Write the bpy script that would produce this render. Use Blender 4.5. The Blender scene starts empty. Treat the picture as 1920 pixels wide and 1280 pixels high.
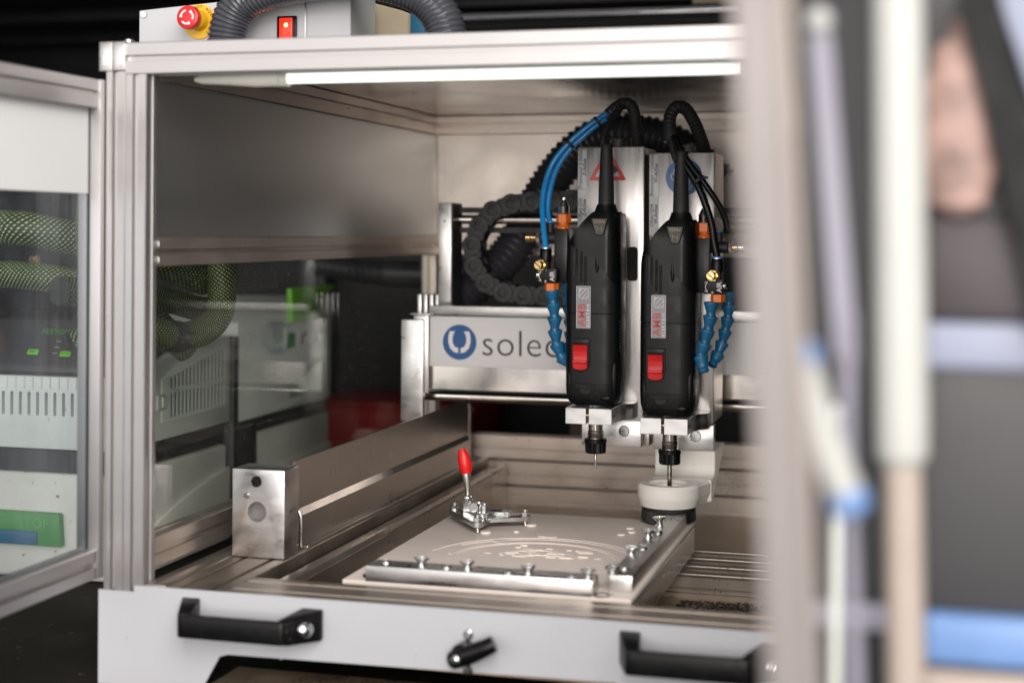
import bpy, bmesh, math, random
from mathutils import Vector, Matrix, Euler
random.seed(7)
S = bpy.context.scene
COL = S.collection
PI = math.pi
V = Vector

# ------------------------------------------------------------------ camera
YAW = math.radians(15.35); ROLL = math.radians(.315)
cam_d = bpy.data.cameras.new('camera'); cam = bpy.data.objects.new('camera', cam_d); COL.objects.link(cam)
cam_d.sensor_width = 36.0; cam_d.lens = 2850/1920*36
cam_d.shift_y = -(640-431.7)/1920
cam_d.clip_start = .02; cam_d.clip_end = 60
cam.location = (.9453, -1.7108, .4453)
Fw = V((-math.sin(YAW), math.cos(YAW), 0)); Rr = V((math.cos(YAW), math.sin(YAW), 0)); Zz = V((0, 0, 1))
Rc = math.cos(ROLL)*Rr+math.sin(ROLL)*Zz; Uc = -math.sin(ROLL)*Rr+math.cos(ROLL)*Zz
cam.rotation_euler = Matrix((Rc, Uc, -Fw)).transposed().to_euler()
cam_d.dof.use_dof = True; cam_d.dof.focus_distance = 2.27; cam_d.dof.aperture_fstop = 2.3
S.camera = cam

# ------------------------------------------------------------------ world, lamps, exposure
W = bpy.data.worlds.new('World'); S.world = W; W.use_nodes = True
bg = W.node_tree.nodes['Background']
bg.inputs[0].default_value = (.80, .78, .76, 1); bg.inputs[1].default_value = .50

def area(name, loc, aim, sx, sy, power, col):
    l = bpy.data.lights.new(name, 'AREA'); l.shape = 'RECTANGLE'; l.size = sx; l.size_y = sy
    l.energy = power; l.color = col
    o = bpy.data.objects.new(name, l); COL.objects.link(o); o.location = loc
    o.rotation_euler = (V(aim)-V(loc)).to_track_quat('-Z', 'Y').to_euler()
    return o
area('daylight_opening', (-1.5, -4.2, 1.0), (.45, .4, .25), 4.0, 2.4, 56, (1.0, .95, .92))
area('front_fill', (1.6, -4.3, .75), (.3, .5, .2), 2.4, 2.2, 135, (1.0, .93, .88))  # added fill lamp at front right, reaches into the interior without glare
area('overhead_fill', (2.0, -2.8, 2.35), (.1, .45, .2), 2.8, 2.0, 140, (1.0, .95, .91))  # added high fill lamp, lifts the table, left wall and extractors
S.view_settings.view_transform = 'Standard'; S.view_settings.look = 'None'
S.view_settings.exposure = 0.0; S.view_settings.gamma = 1.0; S.view_settings.use_curve_mapping = False
S.cycles.use_denoising = True
S.cycles.max_bounces = 8; S.cycles.transparent_max_bounces = 12
S.cycles.caustics_reflective = False; S.cycles.caustics_refractive = False
S.cycles.sample_clamp_indirect = 4.0

# ------------------------------------------------------------------ materials
def newmat(name):
    m = bpy.data.materials.new(name); m.use_nodes = True
    nt = m.node_tree; return m, nt, nt.nodes['Principled BSDF']
def mat(name, col, rough=.5, metal=0., spec=.5, var=.12, nscale=30., stretch=(1, 1, 1), bump=.0, rvar=.12, speck=0., speckcol=(.05, .04, .03), coat=0., emis=None, estr=0., speckscale=220.):
    """procedural paint / plastic / metal with mottled colour, uneven gloss and optional grime specks"""
    m, nt, b = newmat(name); N = nt.nodes; L = nt.links
    tc = N.new('ShaderNodeTexCoord'); mp = N.new('ShaderNodeMapping'); mp.inputs['Scale'].default_value = stretch
    L.new(tc.outputs['Object'], mp.inputs['Vector'])
    n1 = N.new('ShaderNodeTexNoise'); n1.inputs['Scale'].default_value = nscale; n1.inputs['Detail'].default_value = 5
    L.new(mp.outputs[0], n1.inputs['Vector'])
    cr = N.new('ShaderNodeMix'); cr.data_type = 'RGBA'
    a = [max(0, c*(1-var)) for c in col]; d = [min(1, c*(1+var)) for c in col]
    cr.inputs[6].default_value = (*a, 1); cr.inputs[7].default_value = (*d, 1)
    rp = N.new('ShaderNodeMapRange'); rp.inputs[1].default_value = .3; rp.inputs[2].default_value = .7
    L.new(n1.outputs['Fac'], rp.inputs[0]); L.new(rp.outputs[0], cr.inputs[0])
    out = cr.outputs[2]
    if speck > 0:
        n2 = N.new('ShaderNodeTexNoise'); n2.inputs['Scale'].default_value = speckscale; n2.inputs['Detail'].default_value = 2
        L.new(tc.outputs['Object'], n2.inputs['Vector'])
        n3 = N.new('ShaderNodeTexNoise'); n3.inputs['Scale'].default_value = 9; n3.inputs['Detail'].default_value = 3
        L.new(tc.outputs['Object'], n3.inputs['Vector'])
        ad = N.new('ShaderNodeMath'); ad.operation = 'MULTIPLY_ADD'; ad.inputs[1].default_value = .35
        L.new(n3.outputs['Fac'], ad.inputs[0]); L.new(n2.outputs['Fac'], ad.inputs[2])
        r2 = N.new('ShaderNodeMapRange'); r2.inputs[1].default_value = .93-.2*speck; r2.inputs[2].default_value = 1.0-.2*speck
        L.new(ad.outputs[0], r2.inputs[0])
        mx = N.new('ShaderNodeMix'); mx.data_type = 'RGBA'; mx.inputs[7].default_value = (*speckcol, 1)
        L.new(r2.outputs[0], mx.inputs[0]); L.new(out, mx.inputs[6]); out = mx.outputs[2]
    L.new(out, b.inputs['Base Color'])
    rr = N.new('ShaderNodeMapRange'); rr.inputs[1].default_value = .3; rr.inputs[2].default_value = .7
    rr.inputs[3].default_value = max(.02, rough-rvar); rr.inputs[4].default_value = min(1, rough+rvar)
    L.new(n1.outputs['Fac'], rr.inputs[0]); L.new(rr.outputs[0], b.inputs['Roughness'])
    b.inputs['Metallic'].default_value = metal
    b.inputs['Specular IOR Level'].default_value = spec
    b.inputs['Coat Weight'].default_value = coat
    if bump > 0:
        bp = N.new('ShaderNodeBump'); bp.inputs['Strength'].default_value = bump; bp.inputs['Distance'].default_value = .0006
        nb = N.new('ShaderNodeTexNoise'); nb.inputs['Scale'].default_value = nscale*9; nb.inputs['Detail'].default_value = 3
        L.new(mp.outputs[0], nb.inputs['Vector']); L.new(nb.outputs['Fac'], bp.inputs['Height']); L.new(bp.outputs[0], b.inputs['Normal'])
    if emis: b.inputs['Emission Color'].default_value = (*emis, 1); b.inputs['Emission Strength'].default_value = estr
    return m
def glass(name, tint, refl=.04, rough=.02, dust=.05, dustcol=(.6, .6, .58)):
    """thin clear sheet: what is behind, tinted, plus a mirror reflection and a film of dust and scratches"""
    m, nt, b = newmat(name); N = nt.nodes; L = nt.links; N.remove(b)
    out = N['Material Output']
    t = N.new('ShaderNodeBsdfTransparent'); t.inputs[0].default_value = (*tint, 1)
    g = N.new('ShaderNodeBsdfGlossy'); g.inputs['Roughness'].default_value = rough
    lw = N.new('ShaderNodeLayerWeight'); lw.inputs[0].default_value = .5
    pw = N.new('ShaderNodeMath'); pw.operation = 'POWER'; pw.inputs[1].default_value = 5; L.new(lw.outputs['Facing'], pw.inputs[0])
    f = N.new('ShaderNodeMath'); f.operation = 'MULTIPLY_ADD'; f.inputs[1].default_value = .42; f.inputs[2].default_value = .018; L.new(pw.outputs[0], f.inputs[0])
    ad = N.new('ShaderNodeMath'); ad.operation = 'ADD'; ad.inputs[1].default_value = refl; L.new(f.outputs[0], ad.inputs[0])
    mx = N.new('ShaderNodeMixShader'); L.new(ad.outputs[0], mx.inputs[0]); L.new(t.outputs[0], mx.inputs[1]); L.new(g.outputs[0], mx.inputs[2])
    d = N.new('ShaderNodeBsdfDiffuse'); d.inputs[0].default_value = (*dustcol, 1)
    tc = N.new('ShaderNodeTexCoord'); mp = N.new('ShaderNodeMapping'); mp.inputs['Scale'].default_value = (1, 1, .35); L.new(tc.outputs['Object'], mp.inputs[0])
    n = N.new('ShaderNodeTexNoise'); n.inputs['Scale'].default_value = 14; n.inputs['Detail'].default_value = 6; L.new(mp.outputs[0], n.inputs['Vector'])
    n2 = N.new('ShaderNodeTexNoise'); n2.inputs['Scale'].default_value = 420; n2.inputs['Detail'].default_value = 1; L.new(tc.outputs['Object'], n2.inputs['Vector'])
    r2 = N.new('ShaderNodeMapRange'); r2.inputs[1].default_value = .70; r2.inputs[2].default_value = .78; r2.inputs[4].default_value = .5; L.new(n2.outputs['Fac'], r2.inputs[0])
    r = N.new('ShaderNodeMapRange'); r.inputs[1].default_value = .35; r.inputs[2].default_value = .75; r.inputs[3].default_value = dust*.2; r.inputs[4].default_value = dust*1.6; L.new(n.outputs['Fac'], r.inputs[0])
    mm = N.new('ShaderNodeMath'); mm.operation = 'MAXIMUM'; L.new(r.outputs[0], mm.inputs[0]); L.new(r2.outputs[0], mm.inputs[1])
    m2 = N.new('ShaderNodeMixShader'); L.new(mm.outputs[0], m2.inputs[0]); L.new(mx.outputs[0], m2.inputs[1]); L.new(d.outputs[0], m2.inputs[2])
    L.new(m2.outputs[0], out.inputs[0]); return m
def braid(name, c1, c2, su, sv):
    """woven hose sleeve: pale dashes in a dark weave, laid out on the hose's own UVs"""
    m, nt, b = newmat(name); N = nt.nodes; L = nt.links
    uv = N.new('ShaderNodeUVMap'); mp = N.new('ShaderNodeMapping'); mp.inputs['Scale'].default_value = (su, sv, 1); mp.inputs['Rotation'].default_value = (0, 0, .32)
    L.new(uv.outputs[0], mp.inputs[0])
    br = N.new('ShaderNodeTexBrick'); br.offset = .5; br.squash = 1.0
    br.inputs['Color1'].default_value = (*c1, 1); br.inputs['Color2'].default_value = (*[x*.6 for x in c1], 1); br.inputs['Mortar'].default_value = (*c2, 1)
    br.inputs['Scale'].default_value = 1; br.inputs['Mortar Size'].default_value = .23; br.inputs['Mortar Smooth'].default_value = .25
    br.inputs['Brick Width'].default_value = 1.0; br.inputs['Row Height'].default_value = .62
    L.new(mp.outputs[0], br.inputs['Vector']); L.new(br.outputs['Color'], b.inputs['Base Color'])
    bp = N.new('ShaderNodeBump'); bp.inputs['Strength'].default_value = .5; bp.inputs['Distance'].default_value = .001; bp.invert = True
    L.new(br.outputs['Fac'], bp.inputs['Height']); L.new(bp.outputs[0], b.inputs['Normal'])
    b.inputs['Roughness'].default_value = .50; return m

M = {}
M['profile'] = mat('anodised_profile', (.46, .445, .445), .40, .85, var=.04, nscale=8, stretch=(1, 1, 1), rvar=.05)
M['profile_in'] = mat('dusty_warm_lit_profile', (.53, .465, .415), .36, .85, var=.08, nscale=12, rvar=.09, speck=.35, speckcol=(.12, .10, .08))  # dust specks; the warm tint is interior light put into the colour
M['sheet'] = mat('rolled_aluminium_sheet', (.54, .555, .55), .36, .95, var=.03, nscale=5, stretch=(1, .3, 2.5), rvar=.03, bump=.012)
M['bed'] = mat('dusty_warm_lit_bed', (.36, .305, .26), .42, .8, var=.14, nscale=14, rvar=.1, speck=.4, speckcol=(.07, .055, .04))  # dusty brown, with warm interior light mixed into the colour
M['sheet_dull'] = mat('dull_warm_lit_sheet', (.52, .465, .42), .34, .9, var=.09, nscale=9, rvar=.1, speck=.3, speckcol=(.1, .08, .07))  # aluminium tinted warm in place of warm light inside
M['ceiling'] = mat('ceiling_sheet', (.52, .50, .49), .20, .95, var=.08, nscale=7, rvar=.08)
M['brushed'] = mat('brushed_aluminium', (.53, .51, .50), .32, 1., var=.06, nscale=14, stretch=(12, 1, .6), rvar=.08)
M['milled'] = mat('milled_aluminium', (.60, .59, .585), .34, 1., var=.06, nscale=25, stretch=(1, 1, 3), rvar=.1, speck=.12, speckcol=(.2, .18, .16))
M['steel'] = mat('polished_steel', (.72, .68, .64), .14, 1., var=.05, nscale=18, rvar=.05)
M['zinc'] = mat('zinc_plated_steel', (.74, .75, .74), .2, 1., var=.08, nscale=60, rvar=.08)
M['tool'] = mat('ground_tool_steel', (.46, .42, .38), .22, 1., var=.15, nscale=90)
M['brass'] = mat('brass', (.78, .56, .27), .2, 1., var=.08, nscale=60)
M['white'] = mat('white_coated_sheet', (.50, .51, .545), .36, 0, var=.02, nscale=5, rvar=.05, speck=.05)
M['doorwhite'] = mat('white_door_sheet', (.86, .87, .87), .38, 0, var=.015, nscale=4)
M['plate'] = mat('off_white_table_plate', (.90, .79, .72), .42, 0, var=.05, nscale=10, speck=.1, speckcol=(.35, .3, .26), rvar=.1)
M['pocket'] = mat('milled_pocket_plastic', (.88, .785, .72), .4, 0, var=.03, nscale=40)
M['black'] = mat('black_grained_plastic', (.0045, .0045, .005), .37, 0, spec=.26, var=.12, nscale=60, bump=.12, rvar=.08, speck=.06, speckcol=(.2, .19, .18), speckscale=320)
M['blackgloss'] = mat('black_smooth_plastic', (.0035, .0035, .004), .3, 0, spec=.26, var=.1, nscale=40, rvar=.06)
M['rubber'] = mat('black_rubber', (.02, .02, .021), .55, 0, var=.15, nscale=50)
M['void'] = mat('black_and_recess_shade', (.006, .006, .006), .8, 0)  # plain black; in holes and slots it paints the shade as colour
M['chain'] = mat('dark_grey_nylon', (.016, .016, .018), .5, 0, var=.18, nscale=45, speck=.12, speckcol=(.14, .13, .12))
M['hoseblk'] = mat('black_ribbed_hose', (.05, .05, .058), .32, 0, var=.15, nscale=20)
M['hosegrey'] = mat('dark_grey_spiral_hose', (.055, .058, .07), .26, 0, var=.1, nscale=20, coat=.3)
M['red'] = mat('red_plastic', (.62, .018, .02), .36, 0, var=.06, nscale=40)
M['redgrip'] = mat('red_vinyl_grip', (.72, .012, .012), .33, 0, var=.05, nscale=40)
M['redcrate'] = mat('dark_red_plastic', (.35, .012, .014), .5, 0, var=.12, nscale=12)
M['orange'] = mat('orange_plastic', (.88, .19, .015), .34, 0, var=.05, nscale=60)
M['blue'] = mat('blue_segment_plastic', (.012, .13, .27), .32, 0, var=.08, nscale=50)
M['bluetube'] = mat('blue_air_tube', (.016, .30, .72), .26, 0, var=.05, nscale=60, coat=.3)
M['bluecollar'] = mat('blue_collar_plastic', (.03, .25, .70), .35, 0)
M['logo_blue'] = mat('printed_blue', (.012, .09, .27), .4, 0, var=.02)
M['sign_blue'] = mat('safety_sign_blue', (.008, .12, .36), .36, 0, var=.03)
M['sign_red'] = mat('safety_sign_red', (.70, .03, .02), .36, 0, var=.03)
M['sign_white'] = mat('safety_sign_white', (.72, .71, .71), .36, 0, var=.02)
M['ink'] = mat('dark_grey_ink', (.055, .048, .05), .5, 0, var=.03)
M['inkblack'] = mat('black_ink', (.02, .02, .02), .5, 0)
M['whiteink'] = mat('white_print', (.75, .75, .75), .5, 0)
M['signplate'] = mat('white_sign_plate', (.80, .78, .78), .4, 0, var=.02, nscale=6)
M['label'] = mat('silver_grey_label', (.47, .48, .485), .42, .15, var=.03)
M['badge'] = mat('grey_badge_foil', (.22, .21, .225), .35, .3, var=.04)
M['badgered'] = mat('faded_red_print', (.50, .07, .055), .45, 0)
M['bronze'] = mat('dark_bronze_plaque', (.055, .05, .04), .4, .4, var=.1, nscale=90)
M['bronzetext'] = mat('raised_plaque_text', (.17, .15, .11), .4, .5)
M['shoe'] = mat('ivory_plastic', (.80, .76, .71), .38, 0, var=.03, nscale=18, speck=.09, speckcol=(.4, .34, .28))
M['bristle'] = mat('black_bristle', (.008, .008, .009), .6, 0, var=.3, nscale=200)
M['tube'] = mat('white_lamp_tube', (.90, .93, .88), .22, 0, var=.01, emis=(.93, 1., .9), estr=1.3)
M['tubecap'] = mat('ivory_lamp_cap', (.80, .79, .72), .35, 0, var=.02)
M['panelgrey'] = mat('light_grey_box_paint', (.50, .51, .53), .42, 0, var=.02, nscale=12)
M['yellow'] = mat('yellow_plate', (.78, .45, .012), .4, 0, var=.04)
M['litred'] = mat('lit_red_switch', (.7, .03, .015), .3, 0, emis=(1, .04, .01), estr=.55)
M['litcore'] = mat('lit_switch_lamp', (1, .5, .2), .3, 0, emis=(1, .32, .1), estr=6)
M['beige'] = mat('beige_board', (.42, .36, .25), .55, 0, var=.08, nscale=14)
M['strapblue'] = mat('petrol_blue_strap', (.008, .10, .19), .5, 0)
M['extwhite'] = mat('grey_white_housing', (.70, .74, .69), .48, 0, var=.05, nscale=9, speck=.16, speckcol=(.26, .23, .19), speckscale=110)
M['extdirty'] = mat('stained_grey_white_housing', (.64, .63, .57), .5, 0, var=.13, nscale=6, speck=.3, speckcol=(.2, .15, .11), speckscale=70)
M['extblack'] = mat('charcoal_housing', (.03, .031, .034), .45, 0, var=.15, nscale=14)
M['extlid'] = mat('dark_grey_lid', (.055, .052, .052), .4, 0, var=.12, nscale=14)
M['green'] = mat('bright_green_plastic', (.20, .62, .03), .4, 0, var=.06)
M['greenlight'] = mat('light_green_lettering', (.10, .34, .09), .42)
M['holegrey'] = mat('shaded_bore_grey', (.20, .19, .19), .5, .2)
M['greendark'] = mat('mid_green_plastic', (.05, .24, .05), .42, 0, var=.08)
M['braid'] = braid('green_braided_sleeve', (.47, .62, .17), (.010, .016, .012), 30, 95)
M['glass_side'] = glass('dusty_side_pane', (.985, 1, .985), .0, .02, .007)
M['glass_door'] = glass('dusty_door_pane', (.90, .93, .95), .0, .02, .06, (.62, .68, .74))
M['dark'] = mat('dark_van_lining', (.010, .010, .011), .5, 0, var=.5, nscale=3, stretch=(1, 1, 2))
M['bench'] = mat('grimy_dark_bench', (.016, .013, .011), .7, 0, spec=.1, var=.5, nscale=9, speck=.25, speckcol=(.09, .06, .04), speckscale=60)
M['tray'] = mat('dusty_metal_tray', (.33, .25, .18), .42, .55, var=.3, nscale=14, speck=.3, speckcol=(.03, .025, .02), speckscale=90)
M['chips'] = mat('dark_milling_chips', (.02, .018, .016), .35, 0, var=.6, nscale=120)
M['glass_fg'] = glass('hazy_guard_pane', (.97, .97, .98), .0, .03, .012, (.3, .3, .34))
M['fgwhite'] = mat('white_powder_coat', (.42, .43, .41), .4, 0, var=.02)
M['fgcream'] = mat('cream_painted_tube', (.36, .305, .265), .4, 0, var=.03)
M['fgalu'] = mat('matt_aluminium_upright', (.24, .22, .215), .5, .4, var=.05, nscale=10)
M['fgboard'] = mat('grey_stand_in_board', (.022, .022, .025), .4, 0, var=.12, nscale=5)
M['fgblue'] = mat('light_blue_plastic', (.13, .24, .48), .4, 0, var=.06)
M['fglav'] = mat('lavender_streak', (.24, .235, .29), .5, 0, var=.05)
M['fgpaleblue'] = mat('pale_blue_sheet', (.27, .30, .40), .45, 0, var=.1, nscale=6)
M['fgtan'] = mat('pinkish_tan_mottled', (.33, .22, .19), .6, 0, var=.55, nscale=38)
M['fgmauve'] = mat('mauve_grey_cloth', (.06, .05, .056), .6, 0, var=.25, nscale=14)

# ------------------------------------------------------------------ mesh helpers
def B(): return bmesh.new()
def bevel(bm, verts, r, seg=2):
    vs = set(verts); es = [e for e in bm.edges if e.verts[0] in vs and e.verts[1] in vs]
    bmesh.ops.bevel(bm, geom=es, offset=r, segments=seg, affect='EDGES', profile=.5, clamp_overlap=True)
def box(bm, x0, x1, y0, y1, z0, z1, r=0., seg=2):
    vs = [bm.verts.new((x, y, z)) for x in (x0, x1) for y in (y0, y1) for z in (z0, z1)]
    for f in ((0, 1, 3, 2), (4, 6, 7, 5), (0, 4, 5, 1), (2, 3, 7, 6), (0, 2, 6, 4), (1, 5, 7, 3)): bm.faces.new([vs[i] for i in f])
    if r > 0: bevel(bm, vs, r, seg)
    return bm
def prism(bm, poly, plane, a, b, r=0., seg=1):
    """polygon in plane 'xy','xz','yz' extruded from a to b along the remaining axis"""
    def P(u, v, w): return {'xy': (u, v, w), 'xz': (u, w, v), 'yz': (w, u, v)}[plane]
    lo = [bm.verts.new(P(u, v, a)) for u, v in poly]; hi = [bm.verts.new(P(u, v, b)) for u, v in poly]
    n = len(poly); new = [bm.faces.new(lo), bm.faces.new(hi[::-1])]
    for i in range(n): new.append(bm.faces.new((lo[i], hi[i], hi[(i+1) % n], lo[(i+1) % n])))
    bmesh.ops.recalc_face_normals(bm, faces=new)
    if r > 0: bevel(bm, lo+hi, r, seg)
    return bm
def basis(d):
    d = V(d).normalized(); u = d.cross(V((0, 0, 1)))
    if u.length < 1e-3: u = V((1, 0, 0))
    u.normalize(); w = u.cross(d).normalized(); return u, w, d
def rings(bm, rs, closed=False, caps=True):
    vr = [[bm.verts.new(p) for p in r] for r in rs]; n = len(vr[0]); new = []
    for i in range(len(vr)-1):
        for j in range(n): new.append(bm.faces.new((vr[i][j], vr[i][(j+1) % n], vr[i+1][(j+1) % n], vr[i+1][j])))
    if caps: new.append(bm.faces.new(vr[0][::-1])); new.append(bm.faces.new(vr[-1]))
    bmesh.ops.recalc_face_normals(bm, faces=new); return bm
def lathe(bm, prof, o=(0, 0, 0), d=(0, 0, 1), n=20, caps=True):
    u, w, d = basis(d); o = V(o); rs = []
    for r, z in prof:
        r = max(r, 1e-5)
        rs.append([o+d*z+u*(r*math.cos(2*PI*k/n))+w*(r*math.sin(2*PI*k/n)) for k in range(n)])
    return rings(bm, rs, caps=caps)
def cyl(bm, p0, p1, r0, r1=None, n=20):
    p0 = V(p0); p1 = V(p1); r1 = r0 if r1 is None else r1
    return lathe(bm, [(r0, 0), (r1, (p1-p0).length)], p0, p1-p0, n)
def rcyl(bm, p0, p1, r, e=.001, n=20):
    p0 = V(p0); p1 = V(p1); h = (p1-p0).length
    return lathe(bm, [(r-e, 0), (r, e), (r, h-e), (r-e, h)], p0, p1-p0, n)
def hexnut(bm, p0, p1, r, e=.0008):
    p0 = V(p0); p1 = V(p1); h = (p1-p0).length
    return lathe(bm, [(r-e, 0), (r, e), (r, h-e), (r-e, h)], p0, p1-p0, 6)
def spline(pts, step):
    P = [V(p) for p in pts]; P = [P[0]*2-P[1]]+P+[P[-1]*2-P[-2]]; out = []
    for i in range(1, len(P)-2):
        for k in range(24):
            t = k/24; a, b, c, d = P[i-1], P[i], P[i+1], P[i+2]
            out.append(.5*((2*b)+(c-a)*t+(2*a-5*b+4*c-d)*t*t+(3*b-a-3*c+d)*t**3))
    out.append(P[-2]); res = [out[0]]; acc = 0.
    for i in range(1, len(out)):
        seg = (out[i]-out[i-1]).length; pos = 0.
        while seg > 0 and acc+(seg-pos) >= step:
            pos += step-acc; acc = 0.; res.append(out[i-1].lerp(out[i], pos/seg))
        acc += seg-pos
    if (res[-1]-out[-1]).length > step*.3: res.append(out[-1])
    return res
def tube(bm, pts, r, n=12, step=.008, uv=False):
    P = spline(pts, step); t = (P[1]-P[0]).normalized(); u, w, _ = basis(t); rs = []; s = 0.; ss = []
    for i, p in enumerate(P):
        t = (P[min(i+1, len(P)-1)]-P[max(i-1, 0)]).normalized()
        u = (u-t*u.dot(t)).normalized(); w = t.cross(u)
        if i: s += (p-P[i-1]).length
        ss.append(s); rad = r(s) if callable(r) else r
        rs.append([p+u*(rad*math.cos(2*PI*k/n))+w*(rad*math.sin(2*PI*k/n)) for k in range(n)])
    f0 = len(bm.faces); rings(bm, rs)
    if uv:
        ul = bm.loops.layers.uv.verify(); bm.faces.ensure_lookup_table(); per = 2*PI*(r(0) if callable(r) else r)
        for i in range(len(P)-1):
            for j in range(n):
                f = bm.faces[f0+i*n+j]; cs = {}
                for lp in f.loops:
                    q = lp.vert.co; a = 0 if min((q-x).length for x in rs[i]) < 1e-7 else 1
                    ring = rs[i+a]; k = min(range(n), key=lambda kk: (ring[kk]-q).length)
                    kk = k if not (j == n-1 and k == 0) else n
                    lp[ul].uv = (kk/n, ss[i+a])
    return bm
def ell(bm, c, rx, ry, rz, n=16):
    m = bmesh.ops.create_uvsphere(bm, u_segments=n, v_segments=max(8, n//2), radius=1)
    for v in m['verts']: v.co = V((c[0]+v.co.x*rx, c[1]+v.co.y*ry, c[2]+v.co.z*rz))
    return bm
def cross_poly(x0, x1, y0, y1, nx, ny, sw=.008, sd=.006, c=.0012):
    """aluminium extrusion section: nx / ny T-slots along each side"""
    w = x1-x0; h = y1-y0; P = []
    def side(o, d, nrm, L, n):
        P.append((o[0]+d[0]*c, o[1]+d[1]*c))
        for i in range(n):
            m = (i+.5)*L/n
            for q, dep in ((m-sw/2, 0), (m-sw/2+.0004, .0012), (m-sw/2+.001, sd), (m+sw/2-.001, sd), (m+sw/2-.0004, .0012), (m+sw/2, 0)):
                P.append((o[0]+d[0]*q+nrm[0]*dep, o[1]+d[1]*q+nrm[1]*dep))
        P.append((o[0]+d[0]*(L-c), o[1]+d[1]*(L-c)))
    side((x0, y0), (1, 0), (0, 1), w, nx); side((x1, y0), (0, 1), (-1, 0), h, ny)
    side((x1, y1), (-1, 0), (0, -1), w, nx); side((x0, y1), (0, -1), (1, 0), h, ny)
    return P
def extr(bm, axis, x0, x1, y0, y1, z0, z1, na=1, nb=1, **k):
    if axis == 'x': return prism(bm, cross_poly(y0, y1, z0, z1, na, nb, **k), 'yz', x0, x1)
    if axis == 'y': return prism(bm, cross_poly(x0, x1, z0, z1, na, nb, **k), 'xz', y0, y1)
    return prism(bm, cross_poly(x0, x1, y0, y1, na, nb, **k), 'xy', z0, z1)
def circle(cx, cy, r, n=32, a0=0., a1=2*PI, full=True):
    m = n if full else n+1
    return [(cx+r*math.cos(a0+(a1-a0)*k/n), cy+r*math.sin(a0+(a1-a0)*k/n)) for k in range(m)]
def rrect(x0, x1, y0, y1, r, n=5):
    P = []
    for cx, cy, a in ((x1-r, y0+r, -PI/2), (x1-r, y1-r, 0), (x0+r, y1-r, PI/2), (x0+r, y0+r, PI)):
        P += [(cx+r*math.cos(a+PI/2*k/n), cy+r*math.sin(a+PI/2*k/n)) for k in range(n+1)]
    return P

ORG = {}
def wloc(p):
    v = V((0, 0, 0))
    while p is not None:
        v += V(p.location); p = p.parent
    return v
def finish(me, m, ang=32):
    if m: me.materials.append(m)
    me.polygons.foreach_set('use_smooth', [True]*len(me.polygons)); me.set_sharp_from_angle(angle=math.radians(ang)); me.update()
def obj(name, bm, m, parent=None, ang=32, local=False):
    """link a bmesh as ONE mesh object; coordinates are scene coordinates unless local"""
    if parent is not None and not local: bmesh.ops.translate(bm, verts=bm.verts[:], vec=-wloc(parent))
    me = bpy.data.meshes.new(name); bm.to_mesh(me); bm.free(); finish(me, m, ang)
    o = bpy.data.objects.new(name, me); COL.objects.link(o); o.parent = parent; return o
def tag(o, label, cat, group=None, kind=None):
    o['label'] = label; o['category'] = cat
    if group: o['group'] = group
    if kind: o['kind'] = kind
    return o
def thing(name, label, cat, loc=(0, 0, 0), rz=0., group=None):
    o = bpy.data.objects.new(name, None); COL.objects.link(o); o.empty_display_size = .02
    o.location = loc; o.rotation_euler = (0, 0, rz); return tag(o, label, cat, group)
def struct(name, bm, m):
    o = obj(name, bm, m); o['kind'] = 'structure'; return o
def top(name, bm, m, label, cat, group=None, base=None):
    """a thing that is one mesh, origin at its base"""
    bm.verts.ensure_lookup_table(); vs = [v.co for v in bm.verts]
    b = V(base) if base else V((sum(v.x for v in vs)/len(vs), sum(v.y for v in vs)/len(vs), min(v.z for v in vs)))
    bmesh.ops.translate(bm, verts=bm.verts[:], vec=-b)
    o = obj(name, bm, m); o.location = b; return tag(o, label, cat, group)
def inst(name, me, parent, loc, rot=None):
    o = bpy.data.objects.new(name, me); COL.objects.link(o); o.parent = parent; o.location = loc
    if rot is not None: o.rotation_euler = rot
    return o
def copy_tree(o, parent=None):
    c = o.copy(); COL.objects.link(c); c.parent = parent
    for ch in list(o.children): copy_tree(ch, c)
    return c
def text_bm(body, size, depth=.0003, bold=0., align='CENTER', spacing=1.0, shear=0., base='CENTER'):
    cu = bpy.data.curves.new('t', 'FONT'); cu.body = body; cu.size = size; cu.extrude = depth/2; cu.offset = bold; cu.shear = shear
    cu.align_x = align; cu.align_y = base; cu.space_character = spacing; cu.resolution_u = 3
    o = bpy.data.objects.new('t', cu); COL.objects.link(o)
    dg = bpy.context.evaluated_depsgraph_get(); dg.update()
    me = bpy.data.meshes.new_from_object(o.evaluated_get(dg)); bm = bmesh.new(); bm.from_mesh(me)
    bpy.data.objects.remove(o); bpy.data.meshes.remove(me); bpy.data.curves.remove(cu); return bm
def lay(bm, at, turn=0., face=(PI/2, 0, 0)):
    """stand flat print (drawn in XY) up on a surface; default: a front facing the viewer's side (-Y)"""
    mtx = Matrix.Translation(V(at)) @ Euler(face).to_matrix().to_4x4() @ Matrix.Rotation(turn, 4, 'Z')
    bmesh.ops.transform(bm, matrix=mtx, verts=bm.verts[:]); return bm
def merge(bm, other):
    me = bpy.data.meshes.new('t'); other.to_mesh(me); other.free(); bm.from_mesh(me); bpy.data.meshes.remove(me); return bm
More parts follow.
